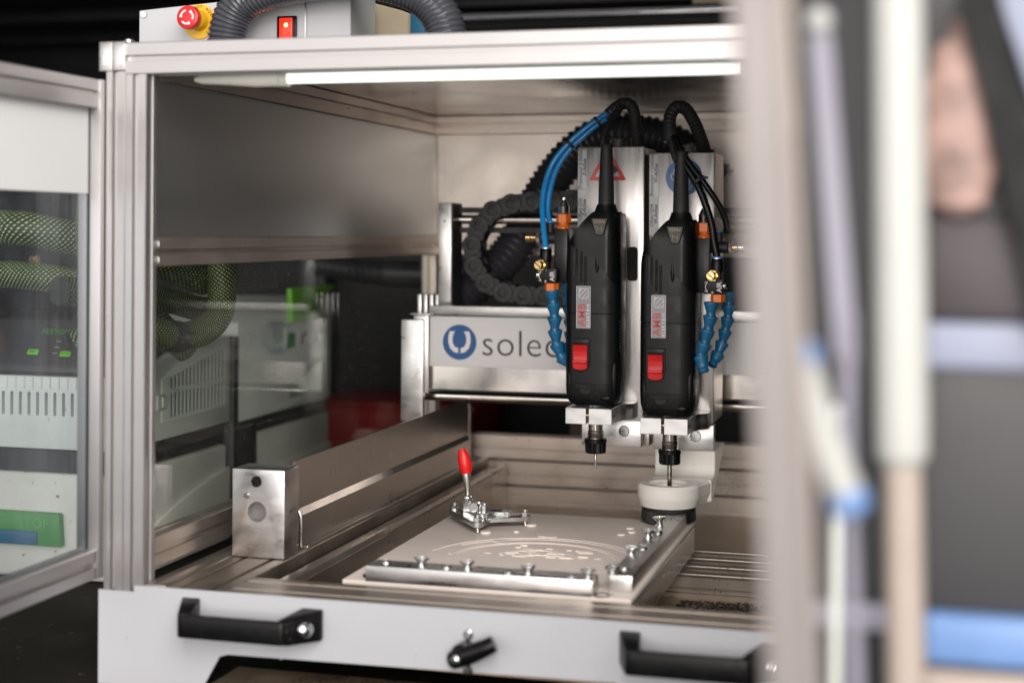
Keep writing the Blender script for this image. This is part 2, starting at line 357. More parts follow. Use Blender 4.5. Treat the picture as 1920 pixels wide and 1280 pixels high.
def cut(o, bm, local=False):
    """carve real holes into a part"""
    me = bpy.data.meshes.new('c'); bmesh.ops.recalc_face_normals(bm, faces=bm.faces[:]); bm.to_mesh(me); bm.free()
    c = bpy.data.objects.new('c', me); COL.objects.link(c); c.matrix_world = Matrix.Translation(wloc(o) if local else V((0, 0, 0)))
    md = o.modifiers.new('b', 'BOOLEAN'); md.object = c; md.operation = 'DIFFERENCE'; md.solver = 'EXACT'
    bpy.context.view_layer.update(); dg = bpy.context.evaluated_depsgraph_get()
    new = bpy.data.meshes.new_from_object(o.evaluated_get(dg)); o.modifiers.clear(); old = o.data; new.name = old.name
    o.data = new; bpy.data.objects.remove(c); bpy.data.meshes.remove(old)
    finish(new, None); return o
def ribbon(bm, pts, w, y0, y1):
    """a flat line of width w drawn through 2D points (x,z), as thick print from y0 to y1"""
    n = len(pts); L = []; R_ = []
    for i, p in enumerate(pts):
        a = V((*pts[max(i-1, 0)], 0)); b = V((*pts[min(i+1, n-1)], 0))
        t = (b-a).normalized(); nn = V((-t.y, t.x, 0))*w/2
        L.append((p[0]+nn.x, p[1]+nn.y)); R_.append((p[0]-nn.x, p[1]-nn.y))
    for i in range(n-1): prism(bm, [L[i], L[i+1], R_[i+1], R_[i]], 'xz', y0, y1)
    return bm

# ================================================================== SETTING
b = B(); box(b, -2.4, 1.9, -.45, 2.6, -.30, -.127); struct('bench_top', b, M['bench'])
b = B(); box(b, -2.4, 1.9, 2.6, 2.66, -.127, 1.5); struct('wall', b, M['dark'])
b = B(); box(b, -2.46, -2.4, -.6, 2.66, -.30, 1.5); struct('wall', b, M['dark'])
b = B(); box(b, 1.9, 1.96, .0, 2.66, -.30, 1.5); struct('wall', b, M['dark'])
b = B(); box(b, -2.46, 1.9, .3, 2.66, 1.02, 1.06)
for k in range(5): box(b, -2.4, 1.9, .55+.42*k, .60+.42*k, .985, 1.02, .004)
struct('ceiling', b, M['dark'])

# ================================================================== ENCLOSURE
XR, YB = .86, 1.167
E_ = thing('milling_enclosure', 'open aluminium framed milling machine enclosure with white front skirt and glazed sides', 'machine enclosure', (.40, .0, -.127))
P = M['profile']; PI_ = M['profile_in']
# posts
for (x0, x1, y0, y1, m) in ((-.0284, 0, 0, .03, P), (XR, XR+.03, 0, .03, P), (-.03, 0, YB, YB+.03, PI_), (XR, XR+.03, YB, YB+.03, PI_)):
    b = B(); extr(b, 'z', x0, x1, y0, y1, -.010 if y0 == 0 else -.10, .638 if y0 == 0 else .70); obj('corner_post', b, m, E_)
b = B(); extr(b, 'x', -.0284, XR+.03, 0, .04, .638, .678); obj('top_beam', b, P, E_)
b = B(); box(b, -.0284, XR+.03, .041, .075, .671, .6775); obj('top_beam_seal', b, M['rubber'], E_)
for x in (-.047,):
    b = B(); box(b, x-.0178, x+.0005, -.002, .028, .6425, .6795, .0012); merge(b, box(B(), x+.0009, x+.0190, -.003, .03, .6428, .6793, .0012)); obj('hinge_cap', b, M['milled'], E_)
b = B(); rcyl(b, (-.030, .012, .679), (-.030, .012, .683), .006); obj('hinge_screw', b, M['zinc'], E_)
b = B(); box(b, -.0555, -.0005, .0, .027, -.0135, -.0105); obj('hinge_foot', b, M['black'], E_)
# side, back and inner rails
def rail(nm, axis, *a, **k):
    b = B(); extr(b, axis, *a, **k); return obj(nm, b, PI_, E_)
for (x0, x1) in ((-.03, 0), (XR, XR+.03)):
    rail('side_rail', 'y', x0, x1, .04, YB, .634, .671)
    rail('side_rail', 'y', x0, x1, .03, YB, .3965, .4335)
    rail('side_rail', 'y', x0, x1, .03, YB, .0145, .054)
rail('back_rail', 'x', 0, XR, YB, YB+.03, .634, .671); rail('back_rail', 'x', 0, XR, YB, YB+.03, .3965, .4335)
for z in (-.102, -.052, -.002): rail('back_rail', 'x', .075, XR, YB-.004, YB+.03, z, z+.046)
for x in (.0, XR-.0):
    pass
# rail end caps in the left front corner
for z in (.4005, .4205): b = B(); box(b, .0004, .003, .0305, .036, z, z+.009, .0008); obj('rail_clip', b, M['milled'], E_)
# sheets
b = B(); box(b, -.012, -.004, .03, YB, .4337, .6338); obj('side_sheet', b, M['sheet'], E_)
b = B(); box(b, XR+.004, XR+.012, .03, YB, .4337, .6338); obj('side_sheet', b, M['sheet'], E_)
b = B(); box(b, 0, XR, YB+.006, YB+.014, .4337, .6338); obj('back_sheet', b, M['sheet_dull'], E_)
b = B(); box(b, -.02, XR+.02, .0755, YB+.02, .6716, .6760); obj('roof_sheet', b, M['ceiling'], E_)
b = B(); box(b, -.017, -.013, .03, YB, .0538, .3967); obj('side_pane', b, M['glass_side'], E_)
b = B(); box(b, XR+.013, XR+.017, .03, YB, .0538, .3967); obj('side_pane', b, M['glass_side'], E_)
b = B(); box(b, -.0003, .0003, .06, YB-.01, .6330, .6338); obj('sheet_gasket', b, M['rubber'], E_)
b = B(); box(b, .002, XR, YB-.0003, YB+.003, .6715, .6735); obj('sheet_gasket', b, M['rubber'], E_)
# white front skirt with its cut-out
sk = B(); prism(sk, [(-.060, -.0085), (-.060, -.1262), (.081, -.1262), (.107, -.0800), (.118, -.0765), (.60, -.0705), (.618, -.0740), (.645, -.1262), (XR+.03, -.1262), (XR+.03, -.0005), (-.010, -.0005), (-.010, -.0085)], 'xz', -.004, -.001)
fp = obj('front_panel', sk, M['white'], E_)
# black bow handles on the skirt
def handle(x0, x1, z):
    b = B(); z0, z1 = z-.0180, z+.0095
    prism(b, [(x0+.0160, -.0465), (x0+.0200, -.0500), (x1-.0360, -.0500), (x1-.0310, -.0465), (x1-.0400, -.0385), (x0+.0260, -.0385)], 'xy', z0, z1, .0025, 2)
    for pl, up in (([(x0, -.0042), (x0+.0158, -.0470), (x0+.0300, -.0395), (x0+.0250, -.0042)], .0105), ([(x1, -.0042), (x1, -.0130), (x1-.0305, -.0470), (x1-.0450, -.0395), (x1-.0270, -.0042)], .0085)):
        q = B(); prism(q, pl, 'xy', z0-.0006, z1)
        for v in q.verts:
            if v.co.z > z0+.005: v.co.z = z1+.0006+up*min(1, max(0, (v.co.y+.0395)/.0353))
        bevel(q, q.verts[:], .0022, 2); merge(b, q)
    h = obj('handle', b, M['black'], E_)
    b = B(); lathe(b, [(.0095, 0), (.0095, .003), (.0078, .005)], (x1-.014, -.0335+.006, z-.002), (.62, -.78, 0), 16)
    lathe(b, [(.0066, .004), (.0062, .010), (.004, .0115)], (x1-.014, -.0275, z-.002), (.62, -.78, 0), 6); obj('bolt', b, M['zinc'], h)
handle(.0560, .2440, -.0300); handle(.6060, .7940, -.0300)
# turn latch
b = B()
tube(b, [(.4160, -.026, -.0530), (.4220, -.029, -.0500), (.4380, -.031, -.0430), (.4550, -.031, -.0350), (.4650, -.029, -.0300)], lambda s: .0120-.0030*abs(s-.015)/.045, 14, .004)
cyl(b, (.425, -.0042, -.046), (.425, -.029, -.046), .011, .0125)
la = obj('turn_latch', b, M['blackgloss'], E_)
b = B(); lathe(b, [(.0062, 0), (.0058, .004), (.003, .0062)], (.4230, -.0405, -.0490), (-.15, -1, 0), 18); obj('bolt', b, M['zinc'], la)
for z in (-.0285, -.0700):
    b = B(); lathe(b, [(.0062, 0), (.006, .002), (.0035, .0038)], (.4265, -.0040, z), (0, -1, 0), 16); obj('panel_screw', b, M['zinc'], E_)
# machine bed: front cross rail, left edge rails, dividers, tray
b = B(); prism(b, cross_poly(.000, .083, -.045, -.0012, 2, 1, sw=.0075), 'yz', .112, XR); obj('bed_rail', b, M['bed'], E_)
b = B(); box(b, .0, .0305, .001, YB-.005, -.012, .0005, .0006); obj('bed_edge', b, M['sheet_dull'], E_)
b = B(); extr(b, 'y', .0312, .1118, .001, YB-.005, -.045, -.0008, 2, 1); obj('bed_rail', b, M['bed'], E_)
b = B(); box(b, .128, .146, .084, YB-.006, -.075, -.012, .001); obj('bed_divider', b, M['sheet_dull'], E_)
b = B(); box(b, .1475, .1505, .085, YB-.006, -.105, -.020); obj('bed_divider', b, M['sheet_dull'], E_)
for yy in (.500, .555, .610, .665):
    b = B(); extr(b, 'x', .152, XR-.003, yy, yy+.040, -.098, -.060, sw=.009); obj('cross_rail', b, M['bed'], E_)
b = B(); box(b, .12, XR-.002, .086, YB-.006, -.102, -.090); obj('chip_tray', b, M['tray'], E_)
b = B(); box(b, .09, .64, -.0005, .0855, -.125, -.118); obj('chip_tray', b, M['tray'], E_)
# tall sheet guard along the left rail
b = B(); prism(b, [(.2420, .0555), (.2420, .1190), (.2460, .1228), (1.06, .1228), (1.06, .0555)], 'yz', .0955, .0985)
obj('rail_guard', b, M['sheet_dull'], E_)
b = B(); prism(b, [(.0955, .0552), (.0985, .0552), (.1045, .0468), (.1045, .0010), (.1015, .0010), (.1015, .0458)], 'xz', .2560, 1.06)
obj('rail_guard', b, M['sheet_dull'], E_)
b = B(); tube(b, [(.1032, .2558, .0022), (.1034, .2545, .0040), (.1036, .2540, .0300), (.1030, .2545, .0440), (.0990, .2560, .0530)], .0016, 8, .003); obj('guard_edge', b, M['milled'], E_)
b = B(); box(b, .1050, .1115, .26, 1.07, -.0005, .0040, .0008); obj('guard_foot', b, M['sheet_dull'], E_)
# rear inner upright at the end of the guard
rail('inner_upright', 'z', .048, .078, YB-.045, YB-.010, -.1, .104)
b = B(); box(b, .085, .60, YB-.012, YB-.006, -.110, -.0999); obj('back_sill', b, M['sheet_dull'], E_)
# left door, opened square to the front
dx0, dx1, dl = -.088, -.060, -.46
b = B()
extr(b, 'z', -.0560, -.0288, .0, .028, -.0100, .6420)
extr(b, 'y', dx0, dx1, dl, -.0107, .5955, .6314); extr(b, 'y', dx0, dx1, dl, -.0107, .0056, .0424)
extr(b, 'z', dx0, dx1, dl-.03, dl-.0002, .0056, .6314); box(b, dx0, -.0563, -.0105, .001, .0056, .6314, .001)
dr = obj('door', b, P, E_)
b = B(); box(b, -.079, -.073, dl, -.0106, .4885, .5953); obj('door_sheet', b, M['doorwhite'], dr)
b = B(); box(b, -.078, -.074, dl, -.0106, .0426, .4883); obj('pane', b, M['glass_door'], dr)
b = B(); box(b, -.0745, -.0715, -.0120, -.0109, .0430, .5950); obj('door_seal', b, M['rubber'], dr)

# lamp tube under the front beam
t = thing('tube_lamp', 'slim white tube lamp fixed under the front top beam', 'lamp', (.44, .062, .622))
b = B(); lathe(b, [(.0075, 0), (.0080, .003), (.0080, .573), (.0075, .577)], (.155, .062, .6360), (1, 0, 0), 20); obj('tube', b, M['tube'], t)
b = B(); lathe(b, [(.003, 0), (.006, .01), (.0090, .055), (.0115, .085), (.0115, .1195)], (.036, .062, .6360), (1, 0, 0), 20); obj('end_cap', b, M['tubecap'], t)
b = B(); lathe(b, [(.0105, 0), (.0105, .010)], (.1560, .062, .6348), (1, 0, 0), 20); obj('lamp_collar', b, M['tubecap'], t)
b = B(); lathe(b, [(.0115, .0), (.0115, .06), (.008, .1)], (.7325, .062, .6350), (1, 0, 0), 20); obj('end_cap', b, M['tubecap'], t)

# ================================================================== GANTRY
G = thing('gantry', 'gantry crossbeam with white lettered sign plate and polished guide rods behind the motors', 'gantry', (.38, .84, .115))
b = B(); box(b, .0560, .0965, .800, .812, .112, .2885, .0015); obj('side_plate', b, M['milled'], G)
b = B(); box(b, .0745, .1015, .8125, .818, .16, .2965, .0008); obj('side_plate', b, M['milled'], G)
b = B(); box(b, .0720, .1080, .800, .830, .2970, .2995, .0006); obj('cover_strip', b, M['milled'], G)
sp = B(); box(sp, .1022, .78, .820, .826, .2068, .2945, .001); sp = obj('sign_plate', sp, M['signplate'], G)
b = text_bm('solec', .0655, .0006, -.0007, 'LEFT', 1.04, 0, 'BOTTOM_BASELINE'); lay(b, (.1955, .8196, .2280)); obj('lettering', b, M['ink'], sp)
b = B(); prism(b, circle(.1572, .2500, .0305, 48), 'xz', .8186, .8199); lg = obj('emblem', b, M['logo_blue'], sp)
b = B()
for s in (-1, 1):       # white horseshoe, split by a thin stem
    po = [(.0022, -.0190), (.010, -.0172), (.0170, -.0105), (.0203, .0000), (.0200, .0110), (.0178, .0190), (.0085, .0190), (.0085, .0170), (.0108, .0150), (.0128, .0060), (.0120, -.0020), (.0085, -.0080), (.0022, -.0102)]
    q = [(.1572+s*x, .2500+z) for x, z in po]; prism(b, q if s > 0 else q[::-1], 'xz', .8179, .8185)
obj('emblem', b, M['signplate'], sp)
b = B(); box(b, .0890, .78, .829, .850, .1665, .2062); obj('beam', b, M['steel'], G)
b = B(); box(b, .1000, .78, .8265, .858, .2948, .3125, .001); obj('ledge', b, M['milled'], G)
b = B(); box(b, .1000, .78, .8300, .852, .1635, .1663); obj('wiper_seal', b, M['rubber'], G)
b = B(); cyl(b, (.0840, .846, .1525), (.79, .846, .1525), .0085, n=24); obj('guide_rod', b, M['steel'], G)
b = B(); box(b, .1037, .1275, .860, .920, .3127, .4936, .001); up = obj('upright', b, M['milled'], G)
b = B(); box(b, .1276, .1300, .8615, .919, .3130, .4920); obj('upright_side', b, M['extblack'], G)
b = B(); lathe(b, [(.002, 0), (.002, .0005)], (.1155, .8600, .4610), (0, -1, 0), 10); obj('pin_hole', b, M['void'], up)
b = B(); cyl(b, (.131, .890, .4640), (.79, .890, .4640), .0080, n=24); obj('guide_rod', b, M['steel'], G)
b = B(); box(b, .131, .79, .8995, .935, .476, .486); box(b, .131, .79, .8995, .925, .440, .450); obj('rear_rail', b, M['rubber'], G)
b = B(); extr(b, 'x', .131, .79, 1.06, 1.09, .398, .420); obj('rear_rail', b, PI_, G)
for k in range(4): b = B(); box(b, .062+.011*k, .069+.011*k, .87, .90, .255, .330, .001); obj('bellows_plate', b, M['milled'], G)

# cable chain
CH = thing('cable_chain', 'dark grey plastic cable chain looping behind the left motor', 'cable chain', (.27, .88, .30))
def stad(cx, L, r, n=12): return circle(cx+L, 0, r, n, -PI/2, PI/2, False)+circle(cx, 0, r, n, PI/2, 1.5*PI, False)
b = B(); PL = .0368; rr_ = .0180
prism(b, circle(0, 0, rr_, 24), 'xz', .0, .006, .0008); prism(b, circle(PL, 0, rr_*.90, 24), 'xz', .0032, .0068)
prism(b, [(-.002, -rr_*.80), (PL*.62, -rr_*.80), (PL*.62, rr_*.80), (-.002, rr_*.80)], 'xz', .0012, .0058, .0006)
prism(b, circle(0, 0, rr_, 24), 'xz', .034, .040); prism(b, [(-.002, -rr_*.8), (PL, -rr_*.8), (PL, rr_*.8), (-.002, rr_*.8)], 'xz', .0345, .0385)
prism(b, [(.006, rr_*.70), (PL*.6, rr_*.70), (PL*.6, rr_*.86), (.006, rr_*.86)], 'xz', .0015, .035)
prism(b, [(.006, -rr_*.86), (PL*.6, -rr_*.86), (PL*.6, -rr_*.70), (.006, -rr_*.70)], 'xz', .0015, .035)
link_me = bpy.data.meshes.new('chain_link'); b.to_mesh(link_me); b.free(); finish(link_me, M['chain'])
b = B(); lathe(b, [(.0100, 0), (.0098, .0016), (.0078, .0018), (.0070, .0004), (.0052, .0004), (.0048, .0014), (.0012, .0014)], (0, .0, 0), (0, -1, 0), 18); prism(b, [(.0175, .004), (.0235, .004), (.0235, .0105), (.0175, .0105)], 'xz', -.0001, .002)
pin_me = bpy.data.meshes.new('pin'); b.to_mesh(pin_me); b.free(); finish(pin_me, M['chain'])
cp = spline([(.420, 0, .497), (.345, 0, .4985), (.292, 0, .4975), (.2581, 0, .4940), (.2191, 0, .488), (.1905, 0, .4700), (.1730, 0, .4430), (.1640, 0, .4130), (.1690, 0, .3800), (.1880, 0, .3540), (.2200, 0, .3370), (.2593, 0, .3315), (.3028, 0, .3310), (.42, 0, .331)], PL)
for i in range(len(cp)-1):
    d = cp[i+1]-cp[i]; a = math.atan2(d.z, d.x)
    l = inst('chain_link', link_me, CH, V((cp[i].x, .862, cp[i].z))-V(CH.location), (0, -a, 0)); inst('pin', pin_me, l, (0, 0, 0))
# ribbed black hose looping behind the housings
rib = lambda r, a, p: (lambda s: r+a*(.5+.5*math.cos(2*PI*s/p))**.7)
b = B(); tube(b, [(0.586, 0.99, 0.529), (0.567, 0.99, 0.548), (0.529, 0.99, 0.584), (0.481, 0.99, 0.609), (0.432, 0.99, 0.619), (0.393, 0.99, 0.62), (0.354, 0.99, 0.609), (0.319, 0.99, 0.584), (0.289, 0.99, 0.55), (0.259, 0.99, 0.506), (0.229, 0.99, 0.452), (0.199, 0.99, 0.403), (0.148, 0.99, 0.353), (0.091, 0.99, 0.317)], rib(.0315, .0055, .0125), 28, .0025)
top('ribbed_hose', b, M['hoseblk'], 'thick black ribbed suction hose arching behind the two motors', 'hose')

# ================================================================== Z AXES
HEX6 = 6
def countersunk(bm, p, r):
    lathe(bm, [(r, 0), (r, .0012), (r*.93, .0016), (r*.5, .0016), (r*.48, .0006), (.0001, .0006)], p, (0, -1, 0), 24, caps=False)
def axis_unit(x0, w, zt, label, lines, zb):
    """one vertical axis: folded sheet housing, labels, clamp bracket and lower block"""
    cx = x0+w*.42
    t = thing('axis_housing', label, 'machine axis', (x0+w/2, .71, .10), group='vertical axis housings on the gantry')
    b = B(); box(b, x0, x0+w, .660, .668, .145, zt, .0022, 2); h = obj('front_cover', b, M['brushed'], t)
    b = B(); prism(b, rrect(x0+w-.0275, x0+w-.0100, .366, .420, .005, 3), 'xz', .655, .672); cut(h, b)
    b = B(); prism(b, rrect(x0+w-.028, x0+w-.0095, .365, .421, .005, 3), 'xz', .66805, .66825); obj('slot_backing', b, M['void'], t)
    b = B(); prism(b, [(x0+.001, .6683), (x0+w-.001, .6683), (x0+w, .680), (x0+w, .765), (x0, .765), (x0, .680)], 'xy', .146, zt-.001, .001); obj('side_cover', b, M['sheet_dull'], t)
    b = B(); lathe(b, [(.0165, 0), (.0175, .001)]+[(.0175+(.0006 if k % 2 else 0), .001+.0016*k) for k in range(1, 8)]+[(.0165, .0145), (.012, .015)], (x0+w*.55, .715, zt+.001), (0, 0, 1), 40); obj('end_knob', b, M['zinc'], t)
    b = B(); lathe(b, [(.011, 0), (.011, .002)], (x0+w*.55, .715, zt-.0006), (0, 0, 1), 20); obj('knob_stem', b, M['rubber'], t)
    for (z0, z1, ta, tb, tcol) in ((zt-.0655, zt-.004, lines[0], lines[1], 0), (zt-.130, zt-.0685, lines[2], lines[3], 0)):
        b = B(); box(b, x0+.0012, x0+.0155, .6594, .6599, z0, z1); lb = obj('label_strip', b, M['label'], t)
        al = 'CENTER'; zc = (z0+z1)/2
        b = text_bm(ta, .0079, .0003, .00005, al); lay(b, (x0+.0052, .6592, zc), PI/2); obj('lettering', b, M['inkblack'], lb)
        b = text_bm(tb, .0079, .0003, .00012, al, 1, .12); lay(b, (x0+.0118, .6592, zc+.002), PI/2); obj('lettering', b, M['inkblack'], lb)
    # split clamp bracket
    ax = x0+.0455
    hw = .036; zk = zb
    poly = [(-hw, .545), (-.0038, .545), (-.0038, .592), (.0002, .592), (.0002, .545), (hw, .545), (hw, .585), (hw+.003, .605), (hw+.008, .618), (hw+.017, .626), (hw+.0185, .632), (hw+.0185, .6595), (-hw, .6595)]
    b = B(); prism(b, [(ax+u, v) for u, v in poly], 'xy', zk, zk+.0245, .0006); br = obj('clamp_bracket', b, M['milled'], t)
    for (yy, rr2) in ((.560, .0022), (.568, .0014), (.590, .0022)):
        b = B(); lathe(b, [(rr2, 0), (rr2, .0004)], (ax+hw, yy, zk+.012), (1, 0, 0), 12); obj('bolt_hole', b, M['void'], br)
    b = B(); rcyl(b, (ax-.0037, .556, zk+.0125), (ax+.0001, .556, zk+.0125), .003, .0003, 12); obj('clamp_bolt', b, M['brass'], br)
    return t, ax
A1, ax1 = axis_unit(.4025, .1085, .5790, 'left aluminium axis housing with a red warning triangle on its front', ('Fräsmotor 2 (links)', 'Z-Achse', 'Offset G55', 'Z-Achse'), .1515)
A2, ax2 = axis_unit(.5180, .1042, .5688, 'right aluminium axis housing with a round blue face protection sign', ('Fräsmotor 1 (rechts)', 'W-Achse', 'Offset G54', 'W-Achse'), .1405)
# lower mounting blocks with screws
for (A, x0, x1, z0, z1, sx, sz) in ((A1, .4075, .5040, .1008, .1440, .4765, .1255), (A2, .5238, .6198, .1000, .1400, .5912, .1222)):
    b = B(); box(b, x0, x1, .680, .700, z0, z1, .0008); mb = obj('mounting_block', b, M['milled'], A)
    b = B(); countersunk(b, (sx, .6799, sz), .0082); obj('screw', b, M['zinc'], mb)
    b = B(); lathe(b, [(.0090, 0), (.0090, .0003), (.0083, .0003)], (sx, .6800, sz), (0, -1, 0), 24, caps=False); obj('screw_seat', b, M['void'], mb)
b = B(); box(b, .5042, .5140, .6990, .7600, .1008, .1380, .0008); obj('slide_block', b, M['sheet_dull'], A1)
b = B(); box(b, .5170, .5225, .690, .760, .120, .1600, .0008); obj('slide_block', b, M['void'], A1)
# warning triangle
def tri(c, r, rc):
    P_ = []
    for k in range(3):
        a = PI/2+2*PI*k/3; cxx, czz = c[0]+(r-rc*2)*math.cos(a), c[1]+(r-rc*2)*math.sin(a)
        P_ += circle(cxx, czz, rc, 5, a-PI/3, a+PI/3, False)
    return P_
tc_ = (.4517, .5430)
b = B(); prism(b, tri(tc_, .0355, .0022), 'xz', .6592, .6599); ws = obj('warning_triangle', b, M['sign_red'], A1)
b = B(); prism(b, tri(tc_, .0232, .0008), 'xz', .6588, .65915); obj('triangle_field', b, M['label'], ws)
b = B(); prism(b, [(.4570, .5330), (.4668, .5385), (.4690, .5420), (.4640, .5470), (.4570, .5520)], 'xz', .6585, .65875); obj('triangle_symbol', b, M['ink'], ws)
# blue sign: head with goggles and mask, drawn in white lines
c0 = (.5738, .5302)
b = B(); prism(b, circle(c0[0], c0[1], .0288, 48), 'xz', .6592, .6599); bs = obj('mandatory_sign', b, M['sign_blue'], A2)
b = B(); Q = lambda pts: [(c0[0]+x, c0[1]+z) for x, z in pts]
for s in (-1, 1):
    f = lambda pts: Q([(s*x, z) for x, z in pts])
    ribbon(b, f([(0, .0222), (.006, .0215), (.0125, .0170), (.0158, .0100), (.0162, .0040)]), .0011, .6587, .65915)
    ribbon(b, f([(.0162, .0040), (.0195, .0050), (.0202, .0015), (.0188, -.0035), (.0160, -.0050), (.0140, -.0075), (.0128, -.0130), (.0085, -.0190), (.0050, -.0222), (0, -.0228)]), .0011, .6587, .65915)
    ribbon(b, f([(.0150, .0042), (.0085, .0035), (.002, .0030), (0, .0028)]), .0016, .6585, .6590)
    ribbon(b, f([(.0145, .0035), (.0135, -.0035), (.0105, -.0062), (.0040, -.0058), (.0016, -.0015)]), .0011, .6587, .65915)
    ribbon(b, f([(.0095, .0018), (.0088, -.0032), (.0060, -.0040)]), .0007, .6587, .65915)
    ribbon(b, f([(.0098, -.0065), (.0080, -.0130), (.0052, -.0178)]), .0010, .6587, .65915)
obj('sign_symbol', b, M['sign_white'], bs)

# ================================================================== MOTORS
MT = thing('milling_motor', 'black milling motor on the left axis holding a thin spiral drill', 'milling motor', (.4475, .600, .1760), group='black milling motors with red switches')
HWm, HDm = .0425, .0400
def octo(xl, xr, yf, yb, c):
    n = 4; P_ = []
    for cx, cy, a in ((xr-c*1.25, yf+c, -PI/2), (xr-c, yb-c, 0), (xl+c, yb-c, PI/2), (xl+c*.7, yf+c, PI)):
        rx = c*1.25 if (cx > 0 and cy < 0) else (c*.7 if (cx < 0 and cy < 0) else c)
        P_ += [(cx+rx*math.cos(a+PI/2*k/n), cy+c*math.sin(a+PI/2*k/n)) for k in range(n+1)]
    return P_
def loft(bm, rows):
    rs = []
    for z, xl, xr, yf, yb, c in rows: rs.append([(x, y, z) for x, y in octo(xl, xr, yf, yb, c)])
    return rings(bm, rs)
W_ = HWm; D_ = HDm
b = B(); loft(b, [(.002, -W_*.80, W_*.80, -D_*.80, D_*.8, .020), (.008, -W_*.92, W_*.92, -D_*.92, D_*.9, .020), (.020, -W_*.985, W_*.985, -D_*.985, D_, .020), (.0350, -W_, W_, -D_, D_, .020), (.0353, -W_*.985, W_*.985, -D_*.985, D_, .020), (.0362, -W_*.985, W_*.985, -D_*.985, D_, .020), (.0365, -W_, W_, -D_, D_, .020), (.1420, -W_, W_, -D_, D_, .020), (.1424, -W_*.985, W_*.985, -D_*.985, D_, .02)])
body = obj('lower_body', b, M['black'], MT, 40, True)
b = B(); rows = [(.1426, -W_*.985, W_*.985, -D_*.985, D_, .02), (.1431, -W_, W_, -D_, D_, .020), (.200, -W_, W_, -D_, D_, .020), (.232, -W_*.995, W_, -D_*.99, D_, .02)]
for z, xl in ((.244, -.0405), (.252, -.0365), (.260, -.0325), (.268, -.0270), (.2745, -.0195), (.279, -.0120), (.2825, -.005)): rows.append((z, xl, W_*(1 if z < .27 else .985), -D_*(.98-.35*max(0, z-.25)/.035*.5), D_*.95, .019 if xl < -.02 else .014))
rows.append((.2945, .000, W_*.965, -D_*.78, D_*.9, .012)); rows.append((.2965, .003, W_*.91, -D_*.72, D_*.85, .010))
loft(b, rows); ub = obj('upper_body', b, M['black'], MT, 40, True)
# cooling slots carved into the upper body
b = B()
for (x, z0, z1) in ((-.0300, .207, .2480), (-.0225, .1985, .2460), (-.0150, .1895, .2390), (-.0085, .1820, .2300)): prism(b, rrect(x-.0021, x+.0021, z0, z1, .0019, 3), 'xz', -.05, -.0335)
cb = b; bmesh.ops.translate(cb, verts=cb.verts[:], vec=(0, 0, 0))
cut(ub, cb, True)
for (x, z0, z1) in ((-.0300, .207, .2480), (-.0225, .1985, .2460), (-.0150, .1895, .2390), (-.0085, .1820, .2300)): b = B(); prism(b, rrect(x-.0020, x+.0020, z0+.0001, z1-.0001, .0018, 3), 'xz', -.0392 if x > -.029 else -.0385, -.0340); obj('slot_shade_filler', b, M['void'], MT, 32, True)  # black fillers paint the shade inside the carved slots
# smooth cheek cover: its lower edge sweeps down to the right
def cover(us):
    bm = B(); rs = []
    ztop = lambda x: .2985 if x > .002 else .2985-.050*min(1, ((.002-x)/.040))**1.25
    zlow = lambda x: .2415+(.0 if x < -.030 else -((x+.030)/.068)**1.25*.040)
    zlow2 = lambda x: .2460-.058*max(0, min(1, (x+.036)/.072))**1.7
    cols = []
    for k in range(us+1):
        x = -.0385+.0795*k/us; zt = ztop(x); zl = min(zlow2(x), zt-.001)
        yo = -D_*.985 if abs(x) < .022 else -D_*.985+(abs(x)-.022)**2*40
        cols.append([(x, yo-.0022+.006*max(0, (zl+(zt-zl)*t_-.262)/.03)**2*(1 if x < .045 else 1), zl+(zt-zl)*t_) for t_ in (0, .04, .3, .6, .85, 1)])
    g = [[bm.verts.new(p) for p in c] for c in cols]; bk = [[bm.verts.new((p[0], p[1]+.012, p[2])) for p in c] for c in cols]
    m = len(g[0])
    for i in range(us):
        for j in range(m-1): bm.faces.new((g[i][j], g[i+1][j], g[i+1][j+1], g[i][j+1])); bm.faces.new((bk[i][j], bk[i][j+1], bk[i+1][j+1], bk[i+1][j]))
        bm.faces.new((g[i][0], bk[i][0], bk[i+1][0], g[i+1][0])); bm.faces.new((g[i][m-1], g[i+1][m-1], bk[i+1][m-1], bk[i][m-1]))
    for i in (0, us):
        for j in range(m-1): bm.faces.new((g[i][j], g[i][j+1], bk[i][j+1], bk[i][j]))
    bmesh.ops.recalc_face_normals(bm, faces=bm.faces[:]); return bm
obj('cheek_cover', cover(28), M['blackgloss'], MT, 40, True)
b = B(); ell(b, (.0095, -D_*.985, .222), .0035, .0030, .018, 12); obj('cover_rib', b, M['black'], MT, 40, True)
# trapezoid plaque, cord collar and strain relief
b = B(); prism(b, [(-.0065, .2605), (.0065, .2605), (.0135, .2865), (.0128, .2880), (-.0128, .2880), (-.0135, .2865)], 'xz', -.0425, -.0375, .0012); 
bmesh.ops.translate(b, verts=b.verts[:], vec=(.013, .0002, .001)); pq = obj('release_plaque', b, M['blackgloss'], MT, 32, True)
b = B(); prism(b, [(-.0052, .2630), (.0052, .2630), (.0115, .2862), (-.0115, .2862)], 'xz', -.0429, -.0426); bmesh.ops.translate(b, verts=b.verts[:], vec=(.013, .0002, .001)); obj('plaque_face', b, M['bronze'], pq, 32, True)
b = text_bm('PRESS', .0068, .0005, .0001); lay(b, (.013, -.0429, .2838), PI)
for pts in ([(.0095, .2680), (.0095, .2765), (.0060, .2740)], [(.0165, .2765), (.0165, .2680), (.0200, .2705)], [(.0100, .2735), (.0160, .2715)]):
    ribbon(b, pts, .0009, -.0431, -.0428)
obj('plaque_mark', b, M['bronzetext'], pq, 32, True)
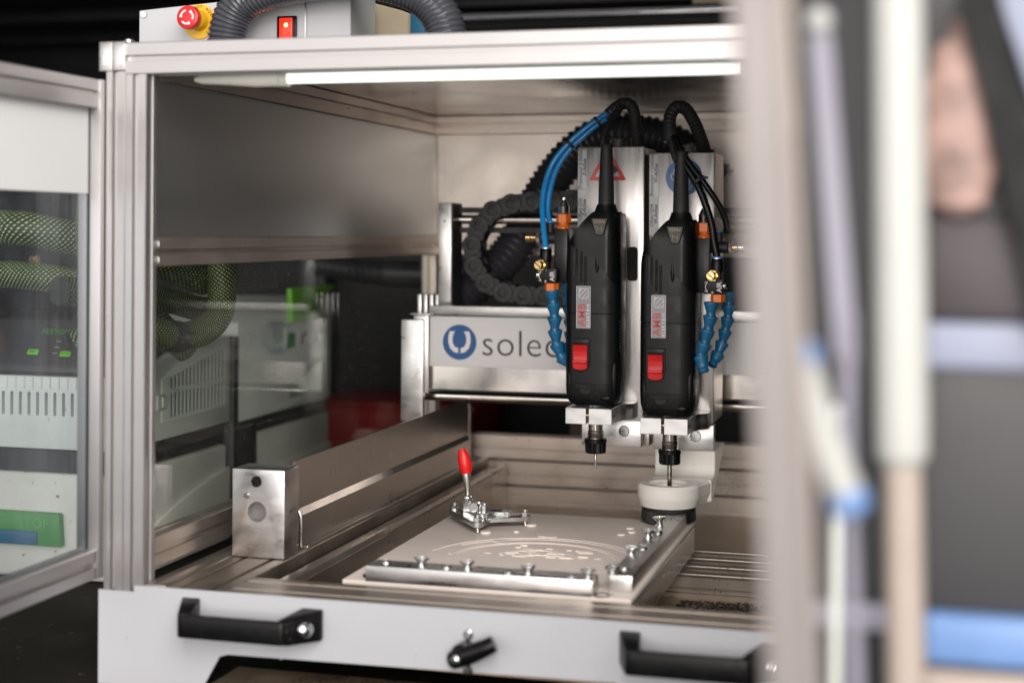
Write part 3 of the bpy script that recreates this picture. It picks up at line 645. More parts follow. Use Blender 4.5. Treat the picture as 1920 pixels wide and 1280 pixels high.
b = B(); lathe(b, [(.0195, 0), (.0185, .004), (.0150, .0135), (.0148, .0155)], (.0165, -.008, .2945), (0, 0, 1), 20); obj('cord_collar', b, M['black'], MT, 40, True)
b = B(); lathe(b, [(.0125, 0), (.0118, .03), (.0105, .06), (.0093, .086), (.0092, .0885), (.0112, .0888), (.0112, .0915), (.0098, .0935), (.0045, .0940)], (.0165, -.008, .3095), (0, 0, 1), 20); obj('strain_relief', b, M['rubber'], MT, 40, True)
# badge
bx, bz = -.0115, .1525
b = B(); prism(b, rrect(bx-.0112, bx+.0112, bz-.0325, bz+.0325, .0022, 4), 'xz', -.0406, -.0399); bd = obj('badge', b, M['badge'], MT, 32, True)
b = B(); ow = [(-.0112, -.0325), (.0112, -.0325), (.0112, .0325), (-.0112, .0325)]
ribbon(b, [(bx+x*.965, bz+z*.985) for x, z in ow+ow[:2]], .0005, -.0408, -.0405); obj('badge_border', b, M['whiteink'], bd, 32, True)
b = text_bm('AMB', .0168, .0003, .00028, 'LEFT', 1.06); lay(b, (bx-.0022, -.0408, bz-.0295), PI/2); obj('lettering', b, M['badgered'], bd, 32, True)
b = text_bm('ELEKTRIK', .0062, .0003, .00008, 'LEFT', 1.42); lay(b, (bx+.0076, -.0408, bz-.0300), PI/2); obj('lettering', b, M['whiteink'], bd, 32, True)
b = B(); g_ = lambda pts: [(bx+x, bz+z) for x, z in pts]
for pts in ([(-.0070, .0290), (-.0070, .0155), (-.0045, .0135), (.0075, .0135), (.0075, .0265), (.0050, .0295), (.0050, .0270), (-.0045, .0285), (-.0070, .0290)], [(-.0070, .0215), (-.0030, .0280)], [(-.0068, .0160), (.0050, .0285)], [(-.0020, .0136), (.0075, .0235)], [(.0028, .0136), (.0075, .0180)], [(-.0045, .0285), (-.0045, .0240)]): ribbon(b, g_(pts), .0007, -.0408, -.0405)
obj('badge_symbol', b, M['whiteink'], bd, 32, True)
# switch in its U-shaped well
wx = -.0155
uw = [(wx+.0150, .1045), (wx-.0150, .1045)]+circle(wx, .0690, .0150, 14, PI, 2*PI, False)
b = B(); prism(b, uw, 'xz', -.0409, -.0380, .0008); sw = obj('switch_frame', b, M['blackgloss'], MT, 40, True)
uv_ = [(wx+.0128, .1030), (wx-.0128, .1030)]+circle(wx, .0690, .0128, 14, PI, 2*PI, False)
b = B(); prism(b, uv_, 'xz', -.0413, -.0408); obj('switch_well', b, M['void'], sw, 32, True)
b = B(); box(b, wx-.0125, wx+.0125, -.0419, -.0412, .0955, .1028, .0003); obj('switch_cap', b, M['black'], sw, 32, True)
b = text_bm('0•I', .0042, .0003, .0001); lay(b, (wx, -.0421, .0990)); obj('switch_mark', b, M['void'], sw, 32, True)
b = B(); rows = []
prof = [(.0950, .0), (.0945, -.0032), (.0925, -.0050), (.0910, -.0040), (.0895, -.0054), (.0880, -.0044), (.0865, -.0056), (.0850, -.0046), (.0835, -.0052), (.0770, -.0040), (.0720, -.0046), (.0708, -.0068), (.0690, -.0070), (.0660, -.0045), (.0600, -.0035)]
for z, y in prof: rows.append([(wx-.0112, -.0411, z), (wx-.0112, -.0411+y+.0006, z), (wx-.0100, -.0411+y, z), (wx+.0100, -.0411+y, z), (wx+.0112, -.0411+y+.0006, z), (wx+.0112, -.0411, z)])
for z, y, h in ((.0588, -.0033, .0095), (.0575, -.0028, .0070), (.0568, -.0022, .0040)): rows.append([(wx-h, -.0411, z), (wx-h, -.0411+y+.0006, z), (wx-h*.9, -.0411+y, z), (wx+h*.9, -.0411+y, z), (wx+h, -.0411+y+.0006, z), (wx+h, -.0411, z)])
rings(b, rows); obj('switch_slider', b, M['red'], sw, 24, True)
# lower vent with ribs, side bosses, nose ring
b = B(); prism(b, rrect(-.0225, .0065, .0285, .0345, .001, 2), 'xz', -.0404, -.0398); vt = obj('nose_vent', b, M['void'], MT, 32, True)
for k in range(7): b = B(); box(b, -.0222+.0045*k, -.0210+.0045*k, -.0410, -.0403, .0287, .0343); obj('vent_rib', b, M['black'], vt, 32, True)
b = B(); prism(b, circle(-.008, .0285, .0098, 20, PI, 2*PI, False), 'xz', -.0402, -.0385, .0005); obj('nose_button', b, M['black'], MT, 32, True)
for (x, y, z, rx, ry, rz) in ((-.0330, -.0320, .040, .0062, .0072, .030), (.0345, -.0260, .046, .0070, .0100, .034), (.0225, -.0350, .0140, .0105, .0050, .0052)): b = B(); ell(b, (x, y, z), rx, ry, rz, 18); obj('side_boss', b, M['black'], MT, 50, True)
for k in range(9): b = B(); box(b, .0378, .0432, -.0235, -.0195, .0850+.0055*k, .0872+.0055*k, .0006); obj('side_rib', b, M['black'], MT, 32, True)
b = B(); lathe(b, [(.0225, 0), (.0235, .002), (.0235, .0075)], (0, 0, -.0010), (0, 0, 1), 28); obj('nose_ring', b, M['milled'], MT, 40, True)
# spindle neck with thread, collet nut
b = B(); lathe(b, [(.0128, .0)]+[(.0128-(.0007 if k % 2 else 0), .002+.0011*k) for k in range(8)]+[(.0125, .012), (.0112, .014), (.0112, .030)], (0, 0, -.0535), (0, 0, 1), 28); obj('spindle_neck', b, M['tool'], MT, 30, True)
b = B()
zs = [(-.0750, .0150, 0), (-.0735, .0165, 1), (-.0590, .0168, 1), (-.0585, .0176, 0), (-.0540, .0176, 0), (-.0525, .0165, 0), (-.0522, .0130, 0)]
rs = []
for z, r, fl in zs: rs.append([((r-(.0016 if fl and (k % 4) in (1, 2) else 0))*math.cos(2*PI*k/32), (r-(.0016 if fl and (k % 4) in (1, 2) else 0))*math.sin(2*PI*k/32), z) for k in range(32)])
rings(b, rs); obj('collet_nut', b, M['blackgloss'], MT, 25, True)
# the second motor is a copy on the right axis
MT2 = copy_tree(MT); MT2.location = (.5636, .600, .1640)
MT2['label'] = 'black milling motor on the right axis above the white brush shoe'
# tools
t1 = thing('spiral_drill', 'thin silver spiral drill below the left collet', 'drill bit', (.4475, .600, .0750))
b = B(); n = 40; rs = []
for i in range(n):
    z = .0002+.0155*i/(n-1); tw = i*.55; rs.append([((.0017 if k % 5 else .0007)*math.cos(2*PI*k/10+tw), (.0017 if k % 5 else .0007)*math.sin(2*PI*k/10+tw), z) for k in range(10)])
rings(b, rs); obj('flute', b, M['zinc'], t1, 25, True)
b = B(); lathe(b, [(.0016, .0155), (.0027, .0160), (.0027, .0185), (.0019, .0200), (.0019, .0285)], (0, 0, 0), (0, 0, 1), 14); obj('shank', b, M['tool'], t1, 30, True)
t2 = thing('end_mill', 'straight steel milling cutter reaching down into the white brush shoe', 'milling cutter', (.5636, .600, .0420))
b = B(); lathe(b, [(.0036, .0), (.0037, .0005), (.0037, .047)], (0, 0, 0), (0, 0, 1), 18); obj('shank', b, M['tool'], t2, 30, True)
b = B(); rings(b, [[((.0037 if k % 6 else .0022)*math.cos(2*PI*k/12+i*.25), (.0037 if k % 6 else .0022)*math.sin(2*PI*k/12+i*.25), -.014+.014*i/19) for k in range(12)] for i in range(20)]); obj('flute', b, M['tool'], t2, 25, True)

# ================================================================== BRUSH SHOE
BS = thing('brush_shoe', 'off white dust shoe with a black bristle ring around the right cutter', 'dust shoe', (.5625, .60, .003))
cx, cy, r = .5625, .600, .0478
ring_ = circle(cx, cy, r, 26, PI*.93, PI*2.04, False)
b = B(); top_poly = ring_+[(.6190, .630), (.6217, .645), (.6215, .660), (.5273, .660), (.5270, .645)]
def sc(P_, k): return [(cx+(x-cx)*k, (cy+(y-cy)*k) if y < .63 else y) for x, y in P_]
vr = []
for z, k in ((.0262, .905), (.0400, .995), (.0415, 1.0), (.0560, 1.0), (.0600, .930)): vr.append([(x, y, z) for x, y in sc(top_poly, k)])
rings(b, vr); so = obj('shoe_body', b, M['shoe'], BS, 28)
b = B(); lathe(b, [(.0330, .0), (.0330, .0105), (.0332, .02)], (cx, cy, .0475), (0, 0, 1), 40); lathe(b, [(.0215, 0), (.0215, .04)], (cx, cy, .02), (0, 0, 1), 32)
c1 = B(); lathe(c1, [(.0262, .0), (.0318, .012), (.0322, .03)], (cx, cy, .0495), (0, 0, 1), 40); b.free(); cut(so, c1)
c1 = B(); lathe(c1, [(.0185, 0), (.0185, .06)], (cx, cy, .01), (0, 0, 1), 32); cut(so, c1)
b = B(); prism(b, [(.640, .0606), (.6680, .0608), (.6755, .0635), (.6795, .0690), (.6805, .0760), (.6805, .0995), (.790, .0995), (.790, .0930), (.672, .0330), (.655, .0272), (.640, .0264)], 'yz', .5268, .6222, .0012); obj('shoe_bracket', b, M['shoe'], BS)
b = B(); lathe(b, [(.0290, .0), (.0300, .002), (.0262, .0021)], (cx, cy, .0530), (0, 0, 1), 40, caps=False); obj('insert_ring', b, M['shoe'], BS)
b = B(); lathe(b, [(.0410, .0), (.0410, .006)], (cx, cy, .0205), (0, 0, 1), 40); obj('brush_holder', b, M['bristle'], BS)
b = B(); random.seed(3)
for k in range(1500):
    a = random.random()*2*PI; q = .0330+.0072*math.sqrt(random.random()); l = random.uniform(.0005, .0032)
    x, y = cx+q*math.cos(a), cy+q*math.sin(a); o2 = random.uniform(.0, .0018); w = .00055
    p0 = V((x, y, .0215)); p1 = V((x+o2*math.cos(a)+random.uniform(-.0006, .0006), y+o2*math.sin(a)+random.uniform(-.0006, .0006), .0030+l)); ta = V((-math.sin(a), math.cos(a), 0))*w; ra = V((math.cos(a), math.sin(a), 0))*w
    q4 = [p0+ta, p0-ta*.5+ra, p0-ta*.5-ra]; q5 = [p1+ta, p1-ta*.5+ra, p1-ta*.5-ra]
    v0 = [b.verts.new(p) for p in q4]; v1 = [b.verts.new(p) for p in q5]
    for i in range(3): b.faces.new((v0[i], v0[(i+1) % 3], v1[(i+1) % 3], v1[i]))
    b.faces.new(v1)
o = obj('bristles', b, M['bristle'], BS); o['kind'] = 'stuff'

# ================================================================== COOLANT NOZZLES
b = B(); lathe(b, [(.0078, .0006), (.0100, 0), (.0104, -.0012), (.0101, -.0030), (.0066, -.0135), (.0064, -.0160), (.0072, -.0180), (.0076, -.0205), (.0060, -.0225)], (0, 0, 0), (0, 0, 1), 20)
bmesh.ops.recalc_face_normals(b, faces=b.faces[:])
seg_me = bpy.data.meshes.new('hose_segment'); b.to_mesh(seg_me); b.free(); finish(seg_me, M['blue'], 40)
def segments(t, pts, sc=1.0):
    P_ = spline(pts, .0192*sc)
    for i in range(len(P_)-1):
        d = (P_[i+1]-P_[i]).normalized(); q = V((0, 0, -1)).rotation_difference(d)
        s = inst('hose_segment', seg_me, t, P_[i]-V(t.location), q.to_euler()); s.scale = (sc, sc, sc)
    e = P_[-1]; d = (P_[-1]-P_[-2]).normalized(); b = B(); lathe(b, [(.0078*sc, -.006), (.0085*sc, -.001), (.0082*sc, .003), (.0050*sc, .0075), (.0026*sc, .0078)], e, d, 18); obj('nozzle_tip', b, M['blue'], t)
def coolant(s, x0, z0, label, pa, pb):
    """air valve block with push fittings, throttle screw and two segmented nozzles; s mirrors left to right"""
    t = thing('air_nozzle_unit', label, 'coolant nozzle', (x0, .60, z0-.06), group='air nozzle units beside the motors')
    X = lambda d: x0+s*d
    def bx(bm, xa, xb, *r): xa, xb = sorted((X(xa), X(xb))); return box(bm, xa, xb, *r)
    b = B(); bx(b, .0080, .0290, .585, .625, z0+.0010, z0+.0840, .0008); obj('valve_block', b, M['blackgloss'], t)
    b = B(); bx(b, .0292, .0330, .590, .622, z0+.004, z0+.0560, .0004); obj('block_plate', b, M['void'], t)
    b = B(); bx(b, -.0135, .0150, .572, .5845, z0, z0+.0225, .0006); fb = obj('flow_block', b, M['black'], t)
    b = text_bm('AIR', .0102, .0003, .0002); lay(b, (x0+(.0085 if s > 0 else .0085), .5717, z0+.0105), PI/2); obj('lettering', b, M['whiteink'], fb)
    b = B(); ribbon(b, [(x0-.004+.0085*math.cos(a), z0+.0108+.0085*math.sin(a)) for a in [PI*.70+PI*.6*k/10 for k in range(11)]], .0009, .5714, .5718)
    cxa = x0-.0035
    for zz, w in ((.0195, 1), (.0025, 0)):
        ribbon(b, [(cxa-.001, z0+zz), (cxa+.0035, z0+zz)], .0008, .5714, .5718)
        if not w: ribbon(b, [(cxa+.0012, z0+zz-.0022), (cxa+.0012, z0+zz+.0022)], .0008, .5713, .5717)
    for sg in (1, -1): ribbon(b, [(cxa-.0075, z0+.0108+sg*.0040), (cxa-.0055, z0+.0108+sg*.0085), (cxa-.0105, z0+.0108+sg*.0060)], .0008, .5713, .5717)
    obj('arrow_print', b, M['whiteink'], fb)
    fx = X(-.0040)
    b = B(); cyl(b, (fx, .582, z0+.0225), (fx, .582, z0+.034), .0070); lathe(b, [(.0082, 0), (.0092, .0015), (.0092, .0170), (.0080, .0195)], (fx, .580, z0+.0335), (0, 0, 1), 22); obj('push_fitting', b, M['blackgloss'], t)
    b = B(); lathe(b, [(.0090, 0), (.0090, .0018), (.0060, .0020)], (fx, .580, z0+.0545), (0, 0, 1), 22); obj('release_collar', b, M['bluecollar'], t)
    b = B(); lathe(b, [(.0086, 0), (.0086, .0012)], (fx, .580, z0+.0531), (0, 0, 1), 22); obj('fitting_ring', b, M['zinc'], t)
    # throttle screw pointing out to the front
    o = V((fx-.003, .578, z0+.0275)); d = V((-.22, -1, .02)).normalized()
    b = B(); lathe(b, [(.0105, 0), (.0112, .002), (.0105, .006)], o, d, 20); obj('screw_boot', b, M['rubber'], t)
    b = B(); hexnut(b, o+d*.006, o+d*.0105, .0096); ts = obj('hex_nut', b, M['brass'], t)
    b = B(); rcyl(b, o+d*.0105, o+d*.0205, .0068, .0006); obj('throttle_screw', b, M['brass'], ts)
    b = B(); e = o+d*.0207; u, w, _ = basis(d); u = (u+w*.8).normalized(); w = u.cross(d)
    vs = [b.verts.new(e+u*a*.0062+w*c*.0006+d*.0001) for a, c in ((-1, -1), (1, -1), (1, 1), (-1, 1))]; b.faces.new(vs); obj('screw_slot', b, M['void'], ts)
    for sx in (-.0136, .0332):
        b = B(); lathe(b, [(.0046, 0), (.0052, .001), (.0046, .0048), (.0030, .0060)], (X(sx), .578 if sx < 0 else .590, z0+.0125), (s*(1 if sx > 0 else -1), -.35, 0), 14); obj('side_screw', b, M['zinc'], t)
    # orange hex outlet, and orange shut-off on top
    b = B(); hexnut(b, (x0+.0055, .580, z0-.0122), (x0+.0055, .580, z0-.0003), .0112); obj('hex_outlet', b, M['orange'], t)
    ox = X(.0190)
    b = B(); lathe(b, [(.0085, 0), (.0108, .0035), (.0108, .0065), (.0074, .0110), (.0076, .0135)], (ox, .602, z0+.0800), (0, 0, 1), 20); obj('orange_elbow', b, M['orange'], t)
    b = B(); hexnut(b, (ox, .602, z0+.0930), (ox, .602, z0+.1070), .0118); obj('orange_nut', b, M['orange'], t)
    b = B(); lathe(b, [(.0092, .0)]+[(.0094 if k % 2 else .0088, .001+.0011*k) for k in range(10)]+[(.0088, .0125), (.0072, .0150)], (ox, .602, z0+.1072), (0, 0, 1), 26); obj('knurled_valve', b, M['zinc'], t)
    b = B(); lathe(b, [(.0078, .0), (.0044, .0065), (.0040, .0070)], (ox, .602, z0+.1220), (0, 0, 1), 20); obj('valve_cone', b, M['tool'], t)
    b = B(); rcyl(b, (ox, .602, z0+.1288), (ox, .602, z0+.1330), .0032, .0005, 14); obj('valve_tip', b, M['zinc'], t)
    # cross fitting with brass plug and small black riser
    zc = z0+.0700
    b = B(); rcyl(b, (X(.008), .600, zc), (X(-.0180), .600, zc), .0088); rcyl(b, (X(-.003), .604, zc+.006), (X(-.003), .604, zc+.0230), .0062); obj('cross_fitting', b, M['rubber'], t)
    b = B(); lathe(b, [(.0066, 0), (.0066, .0020), (.004, .0021)], (X(-.003), .604, zc+.0232), (0, 0, 1), 18); obj('release_collar', b, M['bluecollar'], t)
    dd = V((-s, 0, 0)); p = V((X(-.0180), .600, zc))
    b = B(); hexnut(b, p, p+dd*.0065, .0082); obj('plug_nut', b, M['zinc'], t)
    b = B(); lathe(b, [(.0054, 0), (.0054, .0035), (.0072, .0040), (.0072, .0075), (.0050, .0080)], p+dd*.0066, dd, 16); obj('plug_nut', b, M['brass'], t)
    b = B(); rcyl(b, p+dd*.0150, p+dd*.0235, .0070, .0007, 18); obj('plug_tip', b, M['brass'] if s > 0 else M['zinc'], t)
    segments(t, pa, 1.10); segments(t, pb, 1.02); return t
CL = coolant(1, .3752, .3640, 'left air nozzle unit with blue segmented hose in front of the lettered sign',
    [(.3807, .580, .3530), (.3830, .581, .335), (.3850, .582, .317), (.3850, .584, .298), (.3855, .587, .281), (.3875, .589, .266), (.3910, .590, .254), (.3990, .592, .245)],
    [(.398, .612, .364), (.400, .613, .340), (.402, .613, .315), (.404, .613, .290), (.403, .610, .268), (.402, .602, .252)])
CR = coolant(-1, .6335, .3510, 'right air nozzle unit with blue segmented hose at the edge of the right motor',
    [(.6390-.010, .580, .3385), (.6285, .580, .322), (.6255, .580, .303), (.6215, .580, .285), (.6165, .580, .268), (.6130, .580, .254), (.6165, .578, .243)],
    [(.648, .622, .352), (.650, .622, .330), (.648, .622, .308), (.643, .622, .287), (.638, .622, .267), (.632, .612, .252)])

# ================================================================== AIR TUBES AND CORDS
t = thing('blue_air_tube', 'pair of bright blue air tubes curving up from the left nozzle unit', 'air tube', (.371, .58, .42))
b = B(); tube(b, [(.3712, .580, .4170), (.3650, .590, .448), (.3590, .605, .485), (.3612, .614, .519), (.372, .62, .552), (.394, .622, .580), (.418, .625, .602), (.443, .63, .621), (.468, .64, .637)], .0047, 14, .006); obj('tube', b, M['bluetube'], t)
b = B(); tube(b, [(.3722, .604, .4570), (.3665, .610, .475), (.3680, .615, .505), (.3765, .622, .540), (.395, .628, .571), (.419, .633, .595), (.444, .638, .616), (.468, .645, .632)], .0044, 14, .006); obj('tube', b, M['bluetube'], t)
for p, d in (((.3985, .6225, .5815), (.75, .1, .68)), ((.4410, .6320, .6170), (.8, .1, .6)), ((.4580, .6360, .6290), (.8, .1, .55))):
    b = B(); p = V(p); d = V(d).normalized(); lathe(b, [(.0085, -.0022), (.0092, -.0018), (.0092, .0018), (.0085, .0022)], p, d, 18); 
    if p.x < .4: box(b, p.x-.011, p.x-.005, p.y-.006, p.y-.001, p.z-.001, p.z+.004, .0006)
    obj('cable_tie', b, M['rubber'], t)
b = text_bm('PUN-H 8x1,25 BLUE', .0060, .0002, .0, 'LEFT', 1.3); 
for v in b.verts:
    xx = v.co.x; a = min(1, max(0, xx/.075)); p = V((.3640, .583, .430)).lerp(V((.3565, .598, .490)), a); v.co = V((p.x+v.co.y*-.9, p.y-.0040-.0014, p.z))
b.free()
t = thing('motor_cord', 'black sleeved motor cord looping over the left axis housing', 'cord', (.462, .60, .56))
b = B(); tube(b, [(.452, .640, .622), (.464, .642, .636), (.477, .645, .6445), (.488, .650, .645), (.4940, .657, .634), (.4950, .668, .612), (.4950, .690, .575)], lambda s: .0092+.0004*math.sin(s*900), 14, .0018); obj('sleeve', b, M['rubber'], t)
b = B(); tube(b, [(.478, .638, .642), (.470, .62, .622), (.4615, .602, .603), (.4580, .594, .585), (.4620, .592, .570), (.464, .592, .555)], .0056, 12, .005); obj('cord', b, M['rubber'], t)
t = thing('motor_cord', 'black sleeved motor cord looping over the right axis housing', 'cord', (.574, .60, .545))
b = B(); tube(b, [(.5660, .610, .580), (.5590, .615, .600), (.5580, .620, .622), (.567, .625, .637), (.580, .635, .634), (.591, .650, .615), (.598, .670, .592), (.603, .695, .567)], lambda s: .0100+.0005*math.sin(s*900), 14, .0018); obj('sleeve', b, M['rubber'], t)
b = B(); tube(b, [(.5640, .604, .590), (.5660, .598, .574), (.5715, .593, .556), (.580, .592, .543)], .0056, 12, .005); obj('cord', b, M['rubber'], t)
b = B(); tube(b, [(.5595, .612, .602), (.5605, .610, .592), (.5620, .609, .584)], .0125, 14, .004); obj('sleeve_end', b, M['rubber'], t)
t = thing('black_air_tube', 'pair of glossy black air tubes crossing in front of the blue sign', 'air tube', (.63, .58, .41))
b = B(); tube(b, [(.5640, .603, .590), (.575, .595, .566), (.590, .590, .541), (.606, .588, .515), (.618, .586, .487), (.628, .584, .456), (.632, .582, .430), (.6375, .580, .4050)], .0056, 14, .006); obj('tube', b, M['blackgloss'], t)
b = B(); tube(b, [(.5690, .603, .590), (.5810, .595, .566), (.598, .591, .541), (.613, .590, .522), (.632, .594, .494), (.645, .600, .469), (.6500, .603, .449)], .0048, 14, .006); obj('tube', b, M['blackgloss'], t)
b = B(); lathe(b, [(.0105, -.0024), (.0112, -.002), (.0112, .002), (.0105, .0024)], (.6075, .588, .5220), (.62, -.05, -.78), 18); box(b, .612, .622, .582, .587, .5245, .5285, .0006); obj('cable_tie', b, M['rubber'], t)

# ================================================================== TABLE, BARS, SCREWS, CLAMP
TB = thing('fixture_table', 'off white vacuum fixture plate with milled ring pattern lying on the machine bed', 'fixture plate', (.40, .35, -.06))
b = B(); box(b, .2265, .6000, .1000, .6080, -.0060, .0, .0008); tp = obj('plate', b, M['plate'], TB)
b = B(); box(b, .2300, .6015, .1015, .6060, -.0450, -.0065, .0008); obj('base_plate', b, M['milled'], TB)
def arc_strip(bm, cx, cy, r0, r1, a0, a1, z0, z1, n=40):
    P_ = [(cx+r0*math.cos(a0+(a1-a0)*k/n), cy+r0*math.sin(a0+(a1-a0)*k/n)) for k in range(n+1)]+[(cx+r1*math.cos(a1-(a1-a0)*k/n), cy+r1*math.sin(a1-(a1-a0)*k/n)) for k in range(n+1)]
    return prism(bm, P_, 'xy', z0, z1)
RC = (.432, .275)
for r0, r1, a0, a1 in ((.1500, .1535, 8, 170), (.1400, .1420, 12, 150), (.1180, .1225, 6, 176), (.1120, .1130, 10, 172), (.0640, .0675, 25, 150)):
    b = B(); arc_strip(b, *RC, r0, r1, math.radians(a0), math.radians(a1), -.0002, .0005+.000001*r0*1000); obj('ring_groove', b, M['pocket'], TB)
for i, (x, y, r) in enumerate(((.362, .381, .0125), (.352, .386, .0085), (.408, .441, .0115), (.417, .437, .0095), (.512, .482, .0060), (.516, .531, .0060), (.524, .503, .0060), (.360, .455, .0042), (.420, .312, .004), (.318, .437, .0080), (.3680, .5100, .0085), (.2520, .1220, .0055))):
    b = B(); lathe(b, [(r, 0), (r, .0013+.0002*i)], (x, y, -.0002), (0, 0, 1), 22); obj('pocket', b, M['void'] if x < .26 else M['pocket'], TB)
random.seed(11)
for k in range(34):
    a = random.uniform(.2, 2.95); rr2 = random.uniform(.022, .088); x, y = RC[0]+rr2*math.cos(a)*1.0, RC[1]+.01+rr2*math.sin(a)
    w, h = random.uniform(.005, .022), random.uniform(.0022, .005)
    pp = rrect(-w/2, w/2, -h/2, h/2, h*.45, 3); ca = math.cos(.08); b = B()
    prism(b, [(x+u*ca, y+v+u*random.uniform(-.0, .12)) for u, v in pp], 'xy', -.0001, .0007+.00004*k); obj('pocket', b, M['pocket'], TB)
b = B(); lathe(b, [(.0135, 0), (.0145, .0004), (.0070, .0005), (.0068, .0002)], (.5620, .1130, -.0003), (0, 0, 1), 28); obj('corner_hole', b, M['tool'], TB)

BA1 = thing('stop_bar', 'aluminium stop bar with four flat screws along the front edge of the plate', 'stop bar', (.40, .115, 0))
b = B(); box(b, .2585, .5520, .0985, .1360, .0002, .0200, .0006); obj('bar', b, M['milled'], BA1)
BA2 = thing('stop_bar', 'aluminium stop bar with four flat screws along the right edge of the plate', 'stop bar', (.58, .36, 0))
b = B(); box(b, .5650, .5945, .1365, .5950, .0002, .0200, .0006); obj('bar', b, M['milled'], BA2)
def flat_screw(parent, x, y, z, tilt=(0, 0)):
    b = B(); lathe(b, [(.0042, -.016), (.0042, -.0062), (.0095, -.0010), (.0098, .0), (.0093, .0008), (.0042, .0008), (.0040, -.0006), (.0001, -.0006)], (x, y, z), (tilt[0], tilt[1], 1), 26, caps=False)
    s = obj('flat_screw', b, M['zinc'], parent)
    b = B(); lathe(b, [(.0036, 0), (.0036, .0004)], (x, y, z-.0006), (tilt[0], tilt[1], 1), 6); obj('screw_socket', b, M['void'], s)
    b = B(); lathe(b, [(.0064, 0), (.0064, .0016), (.0045, .0022)], (x, y, .0201), (0, 0, 1), 20); obj('washer', b, M['zinc'], s)
for x, y in ((.3270, .1180), (.3880, .1170), (.4680, .1130), (.5445, .1110)): flat_screw(BA1, x, y, .0300, (random.uniform(-.06, .06), random.uniform(-.06, .06)))
for x, y, z in ((.5680, .1420, .0290), (.5690, .2610, .0290), (.5705, .3780, .0300), (.5720, .4600, .0330)): flat_screw(BA2, x, y, z, (random.uniform(-.12, .06), random.uniform(-.1, .06)))
def cap_screw(parent, x, y, z=.0201):
    b = B(); lathe(b, [(.0068, 0), (.0070, .0015), (.0058, .0034), (.0030, .0042), (.0028, .0024), (.0001, .0024)], (x, y, z), (0, 0, 1), 20, caps=False); obj('cap_screw', b, M['zinc'], parent)
for x, y in ((.2790, .1180), (.3620, .1120), (.4440, .1070), (.5240, .1040)): cap_screw(BA1, x, y)
for x, y in ((.5775, .1690), (.5775, .2960), (.5790, .4080)): cap_screw(BA2, x, y)

TC = thing('toggle_clamp', 'red handled toggle clamp with two bolted arms standing on the fixture plate', 'toggle clamp', (.29, .48, 0))
A = V((.3060, .4360, 0)); Bq = V((.3600, .5060, 0)); Hh = V((.2430, .5230, 0))
def arm(bm, p, q, w, z0, z1, bev=.0007):
    d = (q-p).normalized(); a0 = math.atan2(d.y, d.x)
    P_ = circle(q.x, q.y, w, 10, a0-PI/2, a0+PI/2, False)+circle(p.x, p.y, w, 10, a0+PI/2, a0+1.5*PI, False)
    return prism(bm, P_, 'xy', z0, z1, bev)
b = B(); arm(b, A, Hh, .0085, .0085, .0165); obj('arm', b, M['zinc'], TC)
b = B(); arm(b, Bq, V((.3050, .4740, 0)), .0075, .0085, .0150); arm(b, A, V((.3080, .4700, 0)), .0075, .0087, .0148); obj('arm', b, M['zinc'], TC)
b = B(); arm(b, V((.3350, .4950, 0)), V((.2980, .4990, 0)), .0068, .0152, .0225); obj('link', b, M['zinc'], TC)
b = B(); arm(b, V((.3030, .4720, 0)), V((.2880, .5080, 0)), .0060, .0152, .0220); arm(b, V((.2880, .5080, 0)), V((.2660, .5140, 0)), .0050, .0168, .0200); obj('link', b, M['zinc'], TC)
b = B(); prism(b, [(.262, .0168), (.276, .0168), (.276, .030), (.270, .0420), (.264, .042)], 'xz', .504, .507, .0006); prism(b, [(.262, .0168), (.276, .0168), (.276, .030), (.270, .0420), (.264, .042)], 'xz', .518, .521, .0006); obj('bracket', b, M['zinc'], TC)
b = B(); rcyl(b, (.268, .496, .0330), (.268, .525, .0330), .0055, .0006, 16); rcyl(b, (.283, .490, .026), (.283, .512, .026), .0075, .0006, 18); obj('pivot', b, M['zinc'], TC)
for x, y, z, big in ((A.x, A.y, .0166, 1), (Bq.x, Bq.y, .0151, 1), (.3030, .4720, .0221, 0), (.3350, .4950, .0226, 2), (.2980, .4990, .0226, 1), (.2880, .5060, .0226, 1), (.2440, .5210, .0166, 1)):
    b = B()
    if big == 2: lathe(b, [(.0078, 0), (.0078, .0010), (.0050, .0022), (.003, .0024)], (x, y, z), (0, 0, 1), 20)
    elif big: hexnut(b, (x, y, z+.0009), (x, y, z+.0068), .0066 if z < .02 else .0056); lathe(b, [(.0080, 0), (.0080, .0008)], (x, y, z), (0, 0, 1), 20); lathe(b, [(.0038, .0068), (.0038, .0105), (.0028, .0118)], (x, y, z), (0, 0, 1), 14)
    else: lathe(b, [(.0082, 0), (.0082, .0012), (.0040, .0014)], (x, y, z), (0, 0, 1), 20)
    obj('nut', b, M['zinc'], TC)
for p in (A, Bq):
    b = B(); lathe(b, [(.0038, .0002), (.0040, .001), (.0036, .002), (.0040, .003), (.0036, .004), (.0040, .005), (.0036, .006), (.0040, .0086)], (p.x, p.y, 0), (0, 0, 1), 16); obj('stud', b, M['tool'], TC)
b = B(); h0 = V((.2680, .512, .036)); tube(b, [h0, (.2668, .512, .050), (.2652, .512, .066), (.2640, .512, .082)], lambda s: .0036+.0030*min(1, max(0, (s-.012)/.02)), 14, .004); obj('lever', b, M['zinc'], TC)
b = B(); tube(b, [(.2648, .512, .0740), (.2636, .512, .084), (.2612, .512, .0955), (.2585, .512, .1060), (.2570, .512, .1110)], lambda s: .0035+.0068*math.sin(PI*min(1, (s+.010)/.050))**.8 if s < .0385 else .004, 18, .0022); obj('grip', b, M['redgrip'], TC)

